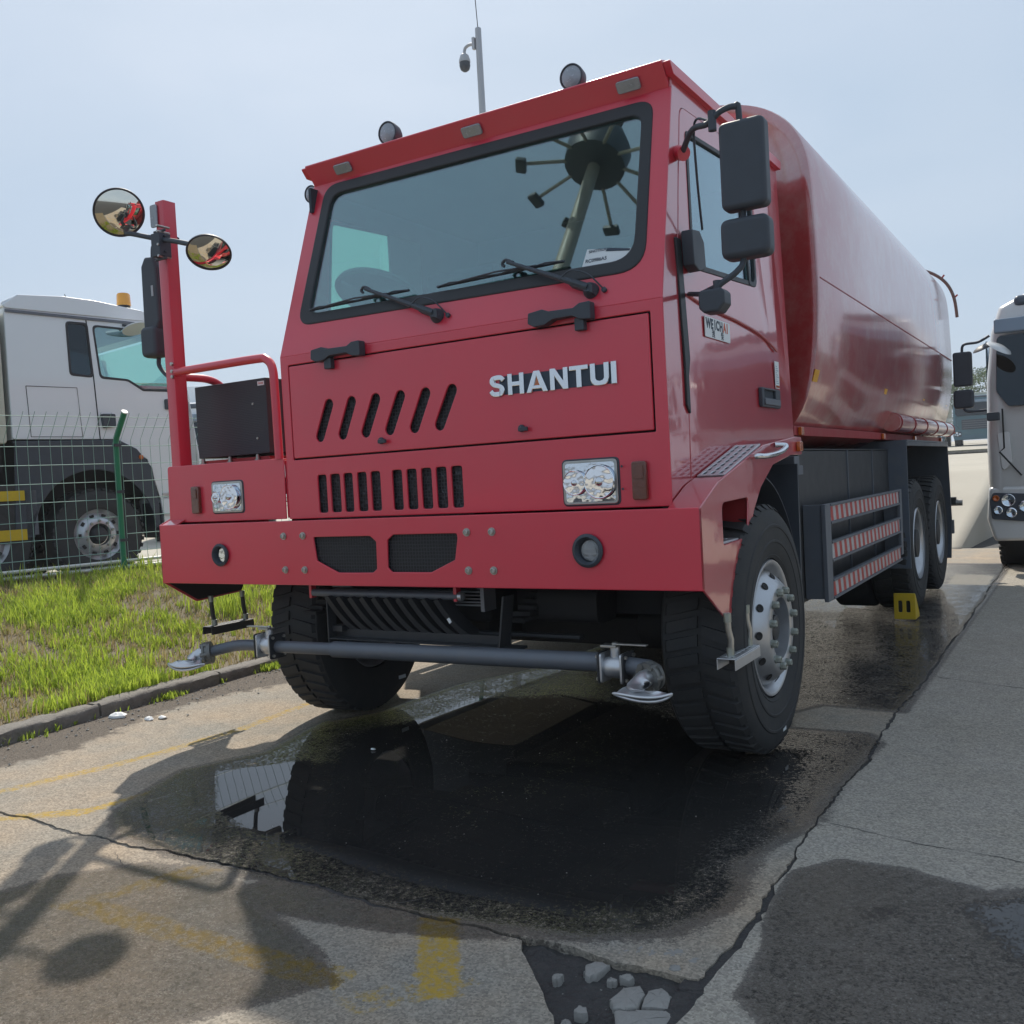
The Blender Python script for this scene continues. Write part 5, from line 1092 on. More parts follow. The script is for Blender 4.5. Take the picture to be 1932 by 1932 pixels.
# ---- side boxes and skirt guard
sk = MB()
for s in (-1, 1):
    bx_ = thing('battery_box', None, None); bx_.parent = T
    for a, b in ((2.05, 3.29), (3.33, 4.14), (4.18, 4.84)):
        m = MB().box(*sorted((s*.62, s*1.395)), a, b, .50, 1.375); m.build('door_panel', M['blackm'], bx_, bevel=.006)
    for y in (3.31, 4.16): MB().box(*sorted((s*1.37, s*1.402)), y-.008, y+.008, .5, 1.38).build('trim_strip', M['greym'], bx_)
    MB().box(*sorted((s*.6, s*1.40)), 2.04, 4.85, 1.378, 1.386).build('lid', M['blackm'], bx_, bevel=.002)
    gdn = MB()
    gd_ = thing('side_guard', None, None); gd_.parent = T
    gdn.box(*sorted((s*1.505, s*1.53)), 2.07, 2.20, .505, 1.062); gdn.box(*sorted((s*1.40, s*1.505)), 2.08, 2.12, .52, 1.06); gdn.build('upright', M['greym'], gd_, bevel=.003)
    MB().box(*sorted((s*1.505, s*1.53)), 4.50, 4.59, .545, 1.062).box(*sorted((s*1.40, s*1.505)), 4.52, 4.56, .52, 1.0).build('upright', M['greym'], gd_, bevel=.003)
    for z0, z1 in ((.942, 1.060), (.722, .842), (.505, .622)):
        r_ = MB().box(*sorted((s*1.500, s*1.522)), 2.203, 4.497, z0, z1); r_.box(*sorted((s*1.523, s*1.534)), 2.203, 4.497, z1-.014, z1); r_.box(*sorted((s*1.523, s*1.534)), 2.203, 4.497, z0, z0+.014)
        r_ = r_.build('guard_rail', M['greym'], gd_, bevel=.002)
        MB().box(*sorted((s*1.5225, s*1.5245)), 2.225, 4.47, z0+.017, z1-.017).build('reflective_tape', M['stripe'], gd_, 0)
    fd = thing('rear_fender', None, None); fd.parent = T
    MB().box(*sorted((s*1.10, s*1.54)), 4.845, 4.86, .40, 1.452).build('front_flap', M['blueplate'] if 'blueplate' in M else M['greym'], fd, bevel=.003)
    MB().box(*sorted((s*1.10, s*1.545)), 4.862, 7.40, 1.440, 1.455).build('top_plate', M['greym'], fd, bevel=.003)
    MB().box(*sorted((s*1.533, s*1.545)), 4.862, 7.40, 1.405, 1.4385).build('lip', M['greym'], fd, bevel=.003)
    MB().box(*sorted((s*1.08, s*1.09)), 4.862, 7.40, .70, 1.438).build('inner_panel', M['under'], fd)
    MB().prism([(7.40, 1.438), (7.42, 1.438), (7.56, .62), (7.40, .24), (7.38, .24), (7.52, .62)], (min(s*1.09, s*1.54), 0, 0), Y, Z, X, .45).build('mud_flap', M['black'], fd)
    rl = MB().box(*sorted((s*1.36, s*1.40)), 1.98, 8.15, 1.462, 1.515).build('sub_rail', M['reddark'], T, bevel=.003)
    for y in (2.05, 4.55, 6.1, 7.9):
        l = MB().box(*sorted((s*1.402, s*1.425)), y, y+.06, 1.462, 1.51).build('side_lamp', M['orange'], rl, bevel=.006)
    for y in (2.45, 2.9): MB().obox((s*1.28, y, 1.56), Z+X*s*.3, Y, X, .16, .05, .01).build('tank_cradle', M['reddark'], T)
    tb = MB().cyl((s*1.45, 4.72, 1.600), (s*1.45, 8.25, 1.600), .074, 28).build('hose_tube', M['redtank'], T, 50)
    for y in (4.80, 5.5, 6.2, 6.9, 7.6, 8.2):
        MB().lathe([(-.012, .0745), (-.012, .079), (.012, .079), (.012, .0745)], (s*1.45, y, 1.600), Y, 28).build('band', M['reddark'], tb, 60)
# rear bits
MB().box(.9, 1.56, 7.75, 7.83, .78, .86).build('rear_bar', M['blackm'], T); MB().cyl((1.40, 7.80, .80), (1.62, 7.80, .80), .035, 14).build('rear_lamp', M['steel'], T)
MB().box(-1.5, 1.5, 8.0, 8.08, .45, .60).build('rear_underrun_bar', M['greym'], T)
# ---- tank
half = [(0, 3.475), (.35, 3.475), (.70, 3.470), (.95, 3.452), (1.13, 3.418), (1.27, 3.362), (1.385, 3.275), (1.458, 3.175), (1.503, 3.05), (1.522, 2.90), (1.532, 2.69), (1.540, 2.35), (1.532, 2.10), (1.505, 1.88), (1.450, 1.67), (1.36, 1.52), (1.22, 1.43), (1.02, 1.385), (.6, 1.365), (0, 1.36)]
hp = [tuple(p)[:2] for p in smoothpath([(a, b, 0) for a, b in half], 3)]
ring = hp + [(-a, b) for a, b in hp[-2:0:-1]]
def tanksec(y, sc, cz=2.40): return [(x*sc, y, cz+(z-cz)*sc) for x, z in ring]
nr = len(ring)
secs = [(2.155, .90), (2.125, .955), (2.115, .982), (2.118, .996), (2.135, 1.0)]+[(y, 1.0) for y in (3.6, 5.1, 6.6, 8.05)]+[(8.10, .995), (8.13, .97), (8.13, .90)]
V = []; F = []
for y, sc in secs: V += tanksec(y, sc)
for i in range(len(secs)-1):
    for k in range(nr): F.append((i*nr+k, i*nr+(k+1) % nr, (i+1)*nr+(k+1) % nr, (i+1)*nr+k))
F.append(tuple(range(nr))); F.append(tuple((len(secs)-1)*nr+k for k in range(nr)))
tank = MB().add(V, F).build('tank', M['redtank'], T, 50)
# side cladding joint and end bead
for s in (-1, 1): MB().box(*sorted((s*1.5385, s*1.5425)), 2.14, 8.05, 2.346, 2.353).build('weld_seam', M['reddark'], tank, 0)
for y, z in ((2.17, 1.800), (4.30, 1.806), (6.20, 1.816), (7.8, 1.82)):
    MB().obox((1.488+.0, y, z), Y, Z+X*.30, X-Z*.30, .10, .070, .004).build('reflector', M['reflector_yellow'], tank)
m = MB().box(-.9, .9, 2.6, 7.8, 3.478, 3.50).build('walkway', M['reddark'], tank)
for y in (3.2, 5.2, 7.0): MB().lathe([(0, .28), (.06, .28), (.08, .22), (.09, 0)], (0, y, 3.50), Z, 28).build('hatch', M['redtank'], tank, 50)
# rear sprinkler hoop
hoop = [(x*1.035, 8.34, 2.40+(z-2.40)*1.035) for x, z in hp if z > 2.82]
hoop = MB().tube(hoop, .017, 8).build('sprinkler_hoop', M['rust'], T, 60)
for k, (x, z) in enumerate([(x, z) for x, z in hp if z > 2.8][::6]):
    d = Vector((x*.5, 0, z-2.4)).normalized(); p = Vector((x*1.035, 8.34, 2.40+(z-2.40)*1.035)); MB().cyl(p, p+d*.05, .010, 8).build('jet', M['reddark'], hoop)
for x in (1.2, -1.2): MB().cyl((x, 8.1, 3.2), (x*1.06, 8.34, 3.28), .012, 8).build('hoop_stay', M['reddark'], hoop)

# ================================================================== GREEN MESH FENCE
fence = thing('fence', 'green welded mesh fence with bent tops and white bottom rails along the grass', 'fence', (fx0, fy0, .5), 0)
FL = Vector((fx0, fy0, .5))
def fp(s, z, n=0): return Vector(fence_loc(s, n))+Vector((0, 0, z-.5))
def fence_loc(s, n=0): return (DH.x*s+NH.x*n, DH.y*s+NH.y*n, 0)
def bent(s, z, n0=0):   # fence sheet: vertical to 1.93 then leaning toward the road
    return fp(s, z, n0+max(0, z-1.93)*.85)
pitch_ = 2.62
pb = None
for i in range(-3, 8):
    s = i*pitch_; m = MB().tube([fp(s, .30), fp(s, 1.90), bent(s, 1.96), bent(s, 2.20)], .030, 12)
    p = m.build('post', M['green'], fence, 60)
    d = (bent(s, 2.20)-bent(s, 2.0)).normalized(); MB().cyl(bent(s, 2.20), bent(s, 2.20)+d*.012, .032, 12).build('post_cap', M['whiterail'], p)
    for z in (.9, 1.4, 1.88): MB().obox(fp(s, z, .035), DH, Z, NH, .07, .03, .02).build('clip', M['black'], p)
def panel():
    m = MB(); n = int((pitch_-.08)/.105)
    for k in range(n+1):
        s = .04+k*(pitch_-.08)/n; m.tube([fp(s, .60, .03), fp(s, 1.93, .03), bent(s, 2.19, .03)], .0030, 4, False)
    for z in list(np.arange(.78, 1.94, .182))+[2.06, 2.15]: m.tube([bent(.04, z, .036), bent(pitch_-.04, z, .036)], .0036, 4, False)
    return m.mesh('mesh_panel', M['wire'], 60)
pm_ = panel(); rm_ = MB().cyl(fp(.03, .682, .0), fp(pitch_-.03, .682, .0), .017, 10).mesh('bottom_rail', M['whiterail'], 60)
for i in range(-3, 7):
    off = DH*(i*pitch_)
    o = bpy.data.objects.new('mesh_panel', pm_); COL.objects.link(o); o.parent = fence; o.location = off
    for dz in (0, -.062):
        o = bpy.data.objects.new('bottom_rail', rm_); COL.objects.link(o); o.parent = fence; o.location = off+Vector((0, 0, dz))
p0, p1 = FL+DH*-8-NH*.12, FL+DH*30-NH*.12
w_ = MB().obox(((p0+p1)/2-Z*.02), p1-p0, NH, Z, 38, .18, .30).build('fence_footing', M['kerb'], None, 30, bevel=.01); tag(w_, 'low concrete footing running under the green mesh fence', 'footing')

# ================================================================== OTHER TRUCKS
def wheel_local(parent, x, y, z, s, mat='silver', r=.54):
    # wheel in a truck's local frame, axle along local Y, outward sign s
    w = thing('wheel', None, None); w.parent = parent; w.location = (x, y, z)
    ax = Vector((0, s, 0)); W_ = .30
    m = MB().lathe([(a, q*r/.5625) for a, q in [(0, .315), (.01, .335), (.016, .40), (.016, .47), (.008, .53), (-.01, .558), (-.03, .5625), (-W_+.03, .5625), (-W_+.01, .558), (-W_, .47), (-W_, .315)]], (0, 0, 0), ax, 48, False)
    for k in range(40):
        a = 2*PI*k/40
        for a0 in (-.012, -W_+.012-.03): m.obox((math.sin(a)*(r-.004), s*(a0+.0), math.cos(a)*(r-.004)), Vector((math.cos(a), 0, -math.sin(a))), ax, (math.sin(a), 0, math.cos(a)), .045, .06, .022)
    m.build('tyre', M['rubber'], w, 45)
    MB().lathe([(-.002, .30), (-.012, .305), (-.03, .288), (-.05, .26), (-.03, .235), (.0, .20), (.01, .19), (.012, .13), (-.04, .12)], (0, 0, 0), ax, 40, False).build('rim', M[mat], w, 45)
    for k in range(10):
        a = 2*PI*k/10; MB().lathe([(.012, .017), (.036, .016), (.036, 0)], (math.sin(a)*.162, 0, math.cos(a)*.162), ax, 6).build('wheel_nut', M['nut'], w)
        MB().obox((math.sin(a+.3)*.228, -s*.014, math.cos(a+.3)*.228), (math.cos(a+.3), 0, -math.sin(a+.3)), ax, (math.sin(a+.3), 0, math.cos(a+.3)), .045, .022, .030).build('vent_hole', M['under'], w)
    MB().lathe([(-.04, .118), (.0, .10), (.04, .075), (.05, 0)], (0, 0, 0), ax, 24).build('hub', M['blackm'], w)
    return w
GZ = .37
hubp = Vector((-7.2034, 3.5535, GZ)); rzw = math.atan2(DH.y, DH.x)
wt = thing('parked_truck', 'pale grey cab truck with amber beacon parked behind the green mesh fence', 'truck', hubp, rzw)
def sp(pts): return [(a, b-GZ) for a, b in pts]
XX, ZZ, NY = Vector((1, 0, 0)), Vector((0, 0, 1)), Vector((0, -1, 0))
prof = sp([(-.90, 2.05), (-.90, 3.50), (-.93, 3.56), (-.75, 3.66), (-.25, 3.69), (.12, 3.68), (.69, 3.62), (.95, 3.54), (1.12, 3.36), (1.20, 3.05), (1.30, 2.40), (1.36, 1.85), (1.36, 1.30), (.80, 1.30), (.66, 1.80), (.30, 2.05)])
w1 = rounded(sp([(-.21, 3.39), (.0, 3.39), (.035, 2.80), (-.20, 2.82)]), .04, 3); w2 = rounded(sp([(.10, 3.38), (1.02, 3.36), (1.14, 2.68), (.67, 2.67), (.48, 2.78), (.15, 2.80)]), [.05, .03, .05, .06, .10, .05], 4)
cabp = plate('side_panel', rounded(prof, .03, 2), [w1, w2], (0, 0, 0), XX, ZZ, NY, .02, M['whitecab'], wt, .008)
w3 = sp([(.0, 3.46), (1.02, 3.44), (1.15, 2.60), (.05, 2.75)])
plate('side_panel', rounded(prof, .03, 2), [w3], (0, 2.05, 0), XX, ZZ, -NY, .02, M['whitecab'], wt, .008)
MB().prism(rounded(sp([(-.93, 3.53), (-.75, 3.665), (-.25, 3.70), (.12, 3.69), (.69, 3.63), (.95, 3.55), (1.10, 3.38), (1.05, 3.38), (.9, 3.5), (-.88, 3.5)]), .02, 2), (0, -.015, 0), XX, ZZ, Vector((0, 1, 0)), 2.38).build('roof', M['whitecab'], wt, bevel=.05, seg=3)
MB().prism(sp([(1.10, 3.35), (1.20, 3.05), (1.30, 2.55), (1.28, 2.55), (1.17, 3.05), (1.07, 3.35)]), (0, .03, 0), XX, ZZ, Vector((0, 1, 0)), 2.29).build('windscreen', M['sideglass'], wt)
MB().prism(rounded(sp([(1.28, 2.55), (1.37, 1.85), (1.38, .85), (1.2, .8), (.85, .85), (.80, 1.30), (1.1, 1.6), (1.1, 2.5)]), .04, 3), (0, .0, 0), XX, ZZ, Vector((0, 1, 0)), 2.35).build('front_panel', M['whitecab'], wt, bevel=.01)
MB().prism(sp([(-.90, 2.05), (-.88, 2.05), (-.88, 3.5), (-.90, 3.5)]), (0, .02, 0), XX, ZZ, Vector((0, 1, 0)), 2.3).build('rear_wall', M['whitecab'], wt)
MB().prism(sp([(-.86, 2.06), (1.25, 2.06), (1.25, 2.3), (-.86, 2.3)]), (0, .03, 0), XX, ZZ, Vector((0, 1, 0)), 2.26).build('floor', M['interior'], wt)
MB().prism(sp([(-.86, 3.50), (1.02, 3.47), (1.02, 3.43), (-.86, 3.43)]), (0, .03, 0), XX, ZZ, Vector((0, 1, 0)), 2.26).build('headliner', M['interiorlight'], wt)
plate('gasket', [(x*1.0, z) for x, z in rounded(sp([(-.235, 3.42), (.025, 3.42), (.06, 2.775), (-.225, 2.79)]), .05, 3)], [w1], (0, -.006, 0), XX, ZZ, NY, .012, M['gasket'], cabp, .003)
plate('window', w1, [], (0, .004, 0), XX, ZZ, NY, .004, M['darkglass'], cabp, .001); plate('window', w2, [], (0, .004, 0), XX, ZZ, NY, .004, M['sideglass'], cabp, .001)
plate('gasket', rounded(sp([(.075, 3.405), (1.04, 3.385), (1.17, 2.645), (.66, 2.640), (.47, 2.755), (.13, 2.770)]), [.06, .03, .05, .06, .10, .06], 4), [w2], (0, -.006, 0), XX, ZZ, NY, .012, M['gasket'], cabp, .003)
def groove(pts, r=.007, par=None): MB().tube([(a, -.002, b-GZ) for a, b in pts], r, 4).build('panel_gap', M['under'], par or wt, 60)
groove([(.01, 3.45), (.055, 2.79), (.085, 2.05)]); groove([(-.72, 2.65), (-.15, 2.65), (-.12, 2.08), (-.70, 2.08), (-.72, 2.65)], .004)
MB().prism(sp([(-.89, 3.49), (.98, 3.475), (.98, 3.445), (-.89, 3.46)]), (0, -.02, 0), XX, ZZ, Vector((0, 1, 0)), .02).build('drip_rail', M['greym'], wt)
MB().prism(rounded(sp([(.10, 2.35), (.27, 2.35), (.27, 2.20), (.12, 2.18)]), .02, 3), (0, -.05, 0), XX, ZZ, Vector((0, 1, 0)), .05).build('door_handle', M['black'], wt, bevel=.006)
MB().prism(rounded(sp([(.93, 2.55), (1.0, 2.55), (1.0, 2.42), (.93, 2.42)]), .02, 3), (0, -.02, 0), XX, ZZ, Vector((0, 1, 0)), .03).build('side_repeater', M['black'], wt)
ar = [(.0+.72*math.cos(a), .90+.74*math.sin(a)+.05) for a in np.linspace(0, PI, 22)]
V = rounded(sp([(-.95, 2.03), (.30, 2.04), (.52, 1.93), (.70, 1.70), (.76, 1.25), (.76, .95)]), .02, 2)+[(a-.02, b-GZ) for a, b in ar[0:]]+sp([(-.95, .95)])
plate('wheel_arch', V, [], (0, -.03, 0), XX, ZZ, NY, .03, M['black'], wt, .008)
MB().obox((0, .25, .85), XX, NY, ZZ, 1.9, .45, 1.0).build('arch_liner', M['under'], wt) if 0 else None
MB().box(-6, 1.25, .55, 1.80, .62-.1, 1.35).build('chassis', M['under'], wt); MB().box(-.9, 1.3, .35, 2.0, 1.0, 1.69).build('engine_bay', M['under'], wt)
MB().box(.80, 1.37, .02, .5, .45, .90).build('bumper_step', M['black'], wt, bevel=.02)
for z in (.98, .72): MB().box(.82, 1.15, -.012, .05, z, z+.03).build('step_edge', M['alu'], wt, bevel=.003)
MB().lathe([(0, .03), (.012, .028), (.016, 0)], (.56, -.032, 1.83-GZ), NY, 14).build('side_lamp', M['orange'], wt)
for x, s, y in ((0, -1, 0.0), (-1.30, -1, .0), (0, 1, 2.35), (-1.30, 1, 2.35), (-4.8, -1, 0), (-4.8, 1, 2.35)): wheel_local(wt, x, y, .555, s)
for z0, z1 in ((1.37, 1.48), (.93, 1.05)): MB().box(-1.75, -.83, -.04, -.02, z0-GZ, z1-GZ).build('yellow_plate', M['yellow'], wt)
MB().box(-.82, -.70, -.03, .0, .98-GZ, 1.48-GZ).build('side_bracket', M['greym'], wt); MB().box(-2.6, -.83, -.015, .6, .90-GZ, 1.55-GZ).build('tool_box', M['blackm'], wt, bevel=.01)
MB().prism(rounded(sp([(-5.9, 2.0), (-.96, 2.0), (-.96, 3.50), (-5.9, 3.50)]), .05, 3), (0, -.02, 0), XX, ZZ, Vector((0, 1, 0)), 2.40).build('body', M['creambody'], wt, bevel=.02)
for k in range(20): MB().box(-1.2-k*.24, -1.12-k*.24, -.045, -.02, 2.0-GZ, 3.45-GZ).build('rib', M['creambody'], wt)
b_ = MB().cyl((.57, .16, 3.62-GZ), (.57, .16, 3.72-GZ), .075, 20).build('beacon', M['blackm'], wt)
MB().lathe([(0, .085), (.13, .080), (.15, .068), (.155, 0)], (.57, .16, 3.70-GZ), ZZ, 24).build('lens', M['amber'], b_, 50)
MB().tube([(.12, .6, 3.66-GZ), (.05, .6, 3.86-GZ)], .005, 6).build('antenna', M['blackm'], wt)
km = MB().lathe([(-.03, .04), (-.01, .14), (0, .165), (.012, .165), (.014, 0)], (.52, -.20, 3.37-GZ), Vector((.1, -.35, -.93)), 28).build('kerb_mirror', M['whitecab'], wt, 50); MB().tube([(.46, .0, 3.43-GZ), (.50, -.15, 3.40-GZ)], .015, 8).build('arm', M['black'], km)
MB().prism(rounded(sp([(1.32, 3.38), (1.44, 3.38), (1.46, 3.14), (1.34, 3.12)]), .03, 3), (0, 2.5, 0), XX, ZZ, Vector((0, 1, 0)), .2).build('mirror', M['black'], wt, bevel=.02)
MB().box(.8, 1.2, .3, 2.0, 2.3-GZ, 2.75-GZ).build('dashboard', M['interior'], wt)

def coe_truck(name, label, loc, rz, pc, full=True, group=None, dark='darkglass', cargo=None):
    # cab-over truck; local: front face at y=0 facing -Y, centred on x=0
    t = thing(name, label, 'truck', loc, rz, group); W2 = 1.25; pcm = M[pc]
    out = rounded([(-1.245, .62), (-1.25, 1.3), (-1.235, 2.1), (-1.185, 2.62), (-1.10, 2.90), (-.85, 3.02), (.85, 3.02), (1.10, 2.90), (1.185, 2.62), (1.235, 2.1), (1.25, 1.3), (1.245, .62)], .06, 3)
    # body lofted with rounded nose
    V = []; F = []; n = len(out)
    for y, sx, sz in ((.0, .90, .955), (.015, .955, .978), (.06, .985, .99), (.14, 1.0, 1.0), (2.05, 1.0, 1.0), (2.08, .985, .99)):
        for a, b in out:
            lean = max(0, b-1.75)*.16*(1-min(y/1.2, 1)); V.append((a*sx, y+lean, 1.6+(b-1.6)*sz))
    for i in range(5):
        for k in range(n): F.append((i*n+k, i*n+(k+1) % n, (i+1)*n+(k+1) % n, (i+1)*n+k))
    F += [tuple(range(n)), tuple(5*n+k for k in range(n))]
    MB().add(V, F).build('cab', pcm, t, 50)
    LN = Vector((0, .16, 1)).normalized(); LW = Vector((0, -1, .16)).normalized(); O = Vector((0, 0, 1.75))
    wpl = rounded([(-1.02, .05), (1.02, .05), (1.135, .22), (1.12, .83), (-1.12, .83), (-1.135, .22)], [.05, .05, .12, .06, .06, .12], 4)
    wi = plate('windscreen', wpl, [], O+LW*.012, X, LN, LW, .014, M[dark], t, .004)
    MB().obox(O+LN*.92+LW*.06, X, LN, LW, 2.28, .16, .05).build('sun_visor', M['visorblue'], t, bevel=.02)
    MB().obox((0, .25, 2.93), X, Y, Z, 1.9, .18, .12).build('roof_fairing', M['visordark'], t, bevel=.05)
    for s in (-1, 1):
        MB().prism(rounded([(.25, 1.80), (.30, 2.55), (1.05, 2.55), (1.05, 1.75), (.60, 1.72)], .05, 3), (s*1.228 if s > 0 else -1.243, 0, 0), Y, Z, X, .015).build('side_window', M[dark], t)
        hl = MB().prism(rounded([(s*.80, .56), (s*1.215, .60), (s*1.235, .80), (s*1.20, .885), (s*.82, .86)], .03, 3), (0, -.022, 0), X, Z, Y, .05).build('headlight', M['black'], t, bevel=.008)
        for x, z, r, mt in ((1.17, .825, .033, 'orange'), (1.055, .80, .068, 'reflector'), (1.155, .695, .046, 'reflector'), (1.03, .665, .055, 'reflector'), (.90, .73, .06, 'reflector')):
            l = MB().lathe([(.012, r), (-.006, r), (-.008, r*.85), (.0, r*.7), (.006, 0)], (s*x, -.028, z), Y, 20).build('lamp', M[mt], hl, 50)
            if mt == 'reflector': MB().lathe([(-.004, r*.9), (-.012, r*.5), (-.014, 0)], (s*x, -.030, z), Y, 20).build('lens', M['clear'], l, 60)
        MB().prism(rounded([(s*1.10, 1.10), (s*1.14, 1.52), (s*1.02, 1.535), (s*1.0, 1.20)], .03, 3), (0, -.006, 0), X, Z, Y, .02).build('corner_vent', pcm, t, bevel=.006)
        MB().tube([(s*1.08, -.004, 1.78), (s*1.075, -.004, 1.36), (s*1.12, -.004, 1.32), (s*.92, -.004, 1.06)], .009, 5).build('panel_gap', M['under'], t)
        if full:
            mx = s*1.44
            def q(x, z): return (s*(x), -.10, z)
            m1 = MB().prism(rounded(rect(-.093, .093, -.185, .185), .03, 4), (mx, -.13, 2.232), X, Z, Y, .10).build('mirror', M['black'], t, bevel=.02, seg=3)
            m2 = MB().prism(rounded(rect(-.100, .100, -.10, .10), .04, 4), (mx, -.13, 1.910), X, Z, Y, .11).build('mirror', M['black'], t, bevel=.025, seg=3)
            MB().tube(smoothpath([q(1.44, 2.40), q(1.435, 2.47), q(1.40, 2.498), q(1.28, 2.505), q(1.17, 2.56)]), .014, 8).build('mirror_arm', M['black'], t, 60)
            MB().tube(smoothpath([q(1.44, 1.83), q(1.43, 1.79), q(1.38, 1.77), q(1.22, 1.775)]), .014, 8).build('mirror_arm', M['black'], t, 60)
            MB().prism(rounded(rect(-.06, .06, -.045, .045), .015, 3), (s*1.16, -.16, 1.70), X, Z, Y, .10).build('mirror', M['black'], t, bevel=.012)
            MB().lathe([(-.03, .05), (-.01, .10), (.006, .115), (.01, 0)], (s*1.22, -.20, 2.43), Vector((-.35*s, .25, -.9)), 24).build('kerb_mirror', M['black'], t, 50)
            MB().lathe([(-.03, .05), (-.01, .12), (.006, .135), (.01, 0)], (s*1.07, -.26, 2.405), Vector((.55*s, .25, -.8)), 24).build('front_mirror', pcm, t, 50)
    MB().prism(rounded([(-1.20, .36), (-1.265, .60), (-1.24, .95), (1.24, .95), (1.265, .60), (1.20, .36)], .05, 3), (0, .004, 0), X, Z, Y, .34).build('bumper', pcm, t, bevel=.05, seg=3)
    gr = MB().prism(rounded(rect(-.78, .78, .98, 1.58), .05, 3), (0, -.012, 0), X, Z, Y, .03).build('grille', M['black'], t, bevel=.006)
    for k in range(4): MB().box(-.74, .74, -.022, -.010, 1.06+k*.13, 1.10+k*.13).build('grille_bar', M['greym'], gr, bevel=.003)
    MB().box(-.42, .42, .4, 6.6, .70, .95).build('chassis', M['under'], t); MB().box(-1.0, 1.0, .3, 1.9, .5, .98).build('engine_bay', M['under'], t)
    for s in (-1, 1):
        MB().prism([(.62, .35), (.62, 1.05), (1.75, 1.05), (1.75, .35), (1.68, .35), (1.66, .98), (.70, .98), (.68, .35)], (s*1.235 if s < 0 else 1.0, 0, 0), Y, Z, X, .235).build('mudguard', M['black'], t)
        for y in (1.16, 5.2):
            w = wheel_local(t, s*1.20, y, .54, -1, 'silver'); w.rotation_euler = (0, 0, PI/2 if s > 0 else -PI/2)
    if cargo:
        bd = MB().box(-1.22, 1.22, 2.25, 7.4, 1.05, cargo[1]).build('body', M[cargo[0]], t, bevel=.03)
    return t
M['visorblue'] = pbr('grey_blue_visor', (.20, .26, .33), .35, 0, .05, 4); M['visordark'] = pbr('dark_roof_fairing', (.07, .09, .12), .35, 0, .05, 4)
coe_truck('parked_truck', 'beige grey truck cut by the right edge with stacked black mirrors', (3.10, 8.0, 0), 0, 'greycab')
coe_truck('parked_truck', 'small teal truck seen head on far behind the tanker under the trees', (-3.1, 60, float(rz(60))-.03), .08, 'bluecab', False, None, 'darkglass', ('creambody', 3.3))
coe_truck('parked_truck', 'dark blue truck beyond the tanker tail left of the teal one', (-6.2, 61, float(rz(61))-.03), .05, 'bluecab', False, None, 'darkglass', ('whitecab', 2.9))
coe_truck('parked_truck', 'white truck in the gap between the red post and black cooler box', (-13.6, 10.6, GZ), .75, 'whitecab', False, None, 'darkglass', ('whitecab', 3.6))
coe_truck('parked_truck', 'white truck parked off to the right facing the tanker side', (8.2, 1.5, 0), -PI/2+.1, 'whitecab', False, None, 'darkglass', ('creambody', 3.0))
coe_truck('parked_truck', 'teal truck parked off to the right beside the white one', (8.4, 5.2, 0), -PI/2+.05, 'bluecab', False, None, 'darkglass', ('bluecab', 2.2))

# ---- wheel chock
ck = thing('wheel_chock', 'yellow plastic wheel chock with two slots in front of the rear wheel', 'wheel chock', (1.50, 4.70, 0))
plate('front_face', rounded(rect(-.082, .082, .004, .215), .008, 2), [rounded(rect(-.048, -.018, .06, .155), .01, 2), rounded(rect(.012, .042, .06, .155), .01, 2)], (0, 0, 0), X, Z, -Y, .012, M['yellow'], ck, .004)
MB().prism([(.013, .004), (.013, .213), (.05, .19), (.20, .03), (.20, .004), (.19, .004), (.19, .03), (.045, .175), (.045, .004)], (-.080, 0, 0), Y, Z, X, .012).build('side_web', M['yellow'], ck)
MB().prism([(.013, .004), (.013, .213), (.05, .19), (.20, .03), (.20, .004)], (.068, 0, 0), Y, Z, X, .012).build('side_web', M['yellow'], ck)
MB().box(-.068, .068, .06, .062, .01, .16).build('inner_web', M['blackm'], ck)
# ---- camera mast
mast = thing('camera_mast', 'slim grey mast with dome camera and lightning rod rising behind the cab', 'mast', (-8.72, 15, GZ))
MB().lathe([(0, .11), (.3, .105), (11.15-GZ+.38, .070), (11.55-GZ, .065), (11.56-GZ, 0)], (0, 0, 0), Z, 20).build('pole', M['polegrey'], mast, 60)
MB().tube([(0, 0, 11.5-GZ), (-.05, 0, 12.6-GZ)], .010, 6).build('lightning_rod', M['blackm'], mast)
MB().obox((-.10, -.05, 11.22-GZ), X, Y, Z, .06, .08, .26).build('bracket', M['polegrey'], mast)
MB().tube(smoothpath([(-.10, -.05, 11.20-GZ), (-.22, -.06, 11.22-GZ), (-.33, -.07, 11.17-GZ), (-.36, -.07, 11.05-GZ)]), .035, 12).build('arm', M['polegrey'], mast, 60)
dm = MB().lathe([(0, .05), (-.05, .10), (-.16, .13), (-.20, .13)], (-.36, -.07, 11.06-GZ), Z, 24).build('dome_housing', M['polegrey'], mast, 60)
MB().lathe([(0, .12), (-.08, .125), (-.16, .10), (-.20, .05), (-.21, 0)], (-.36, -.07, 10.86-GZ), Z, 24).build('camera_dome', M['black'], dm, 60)

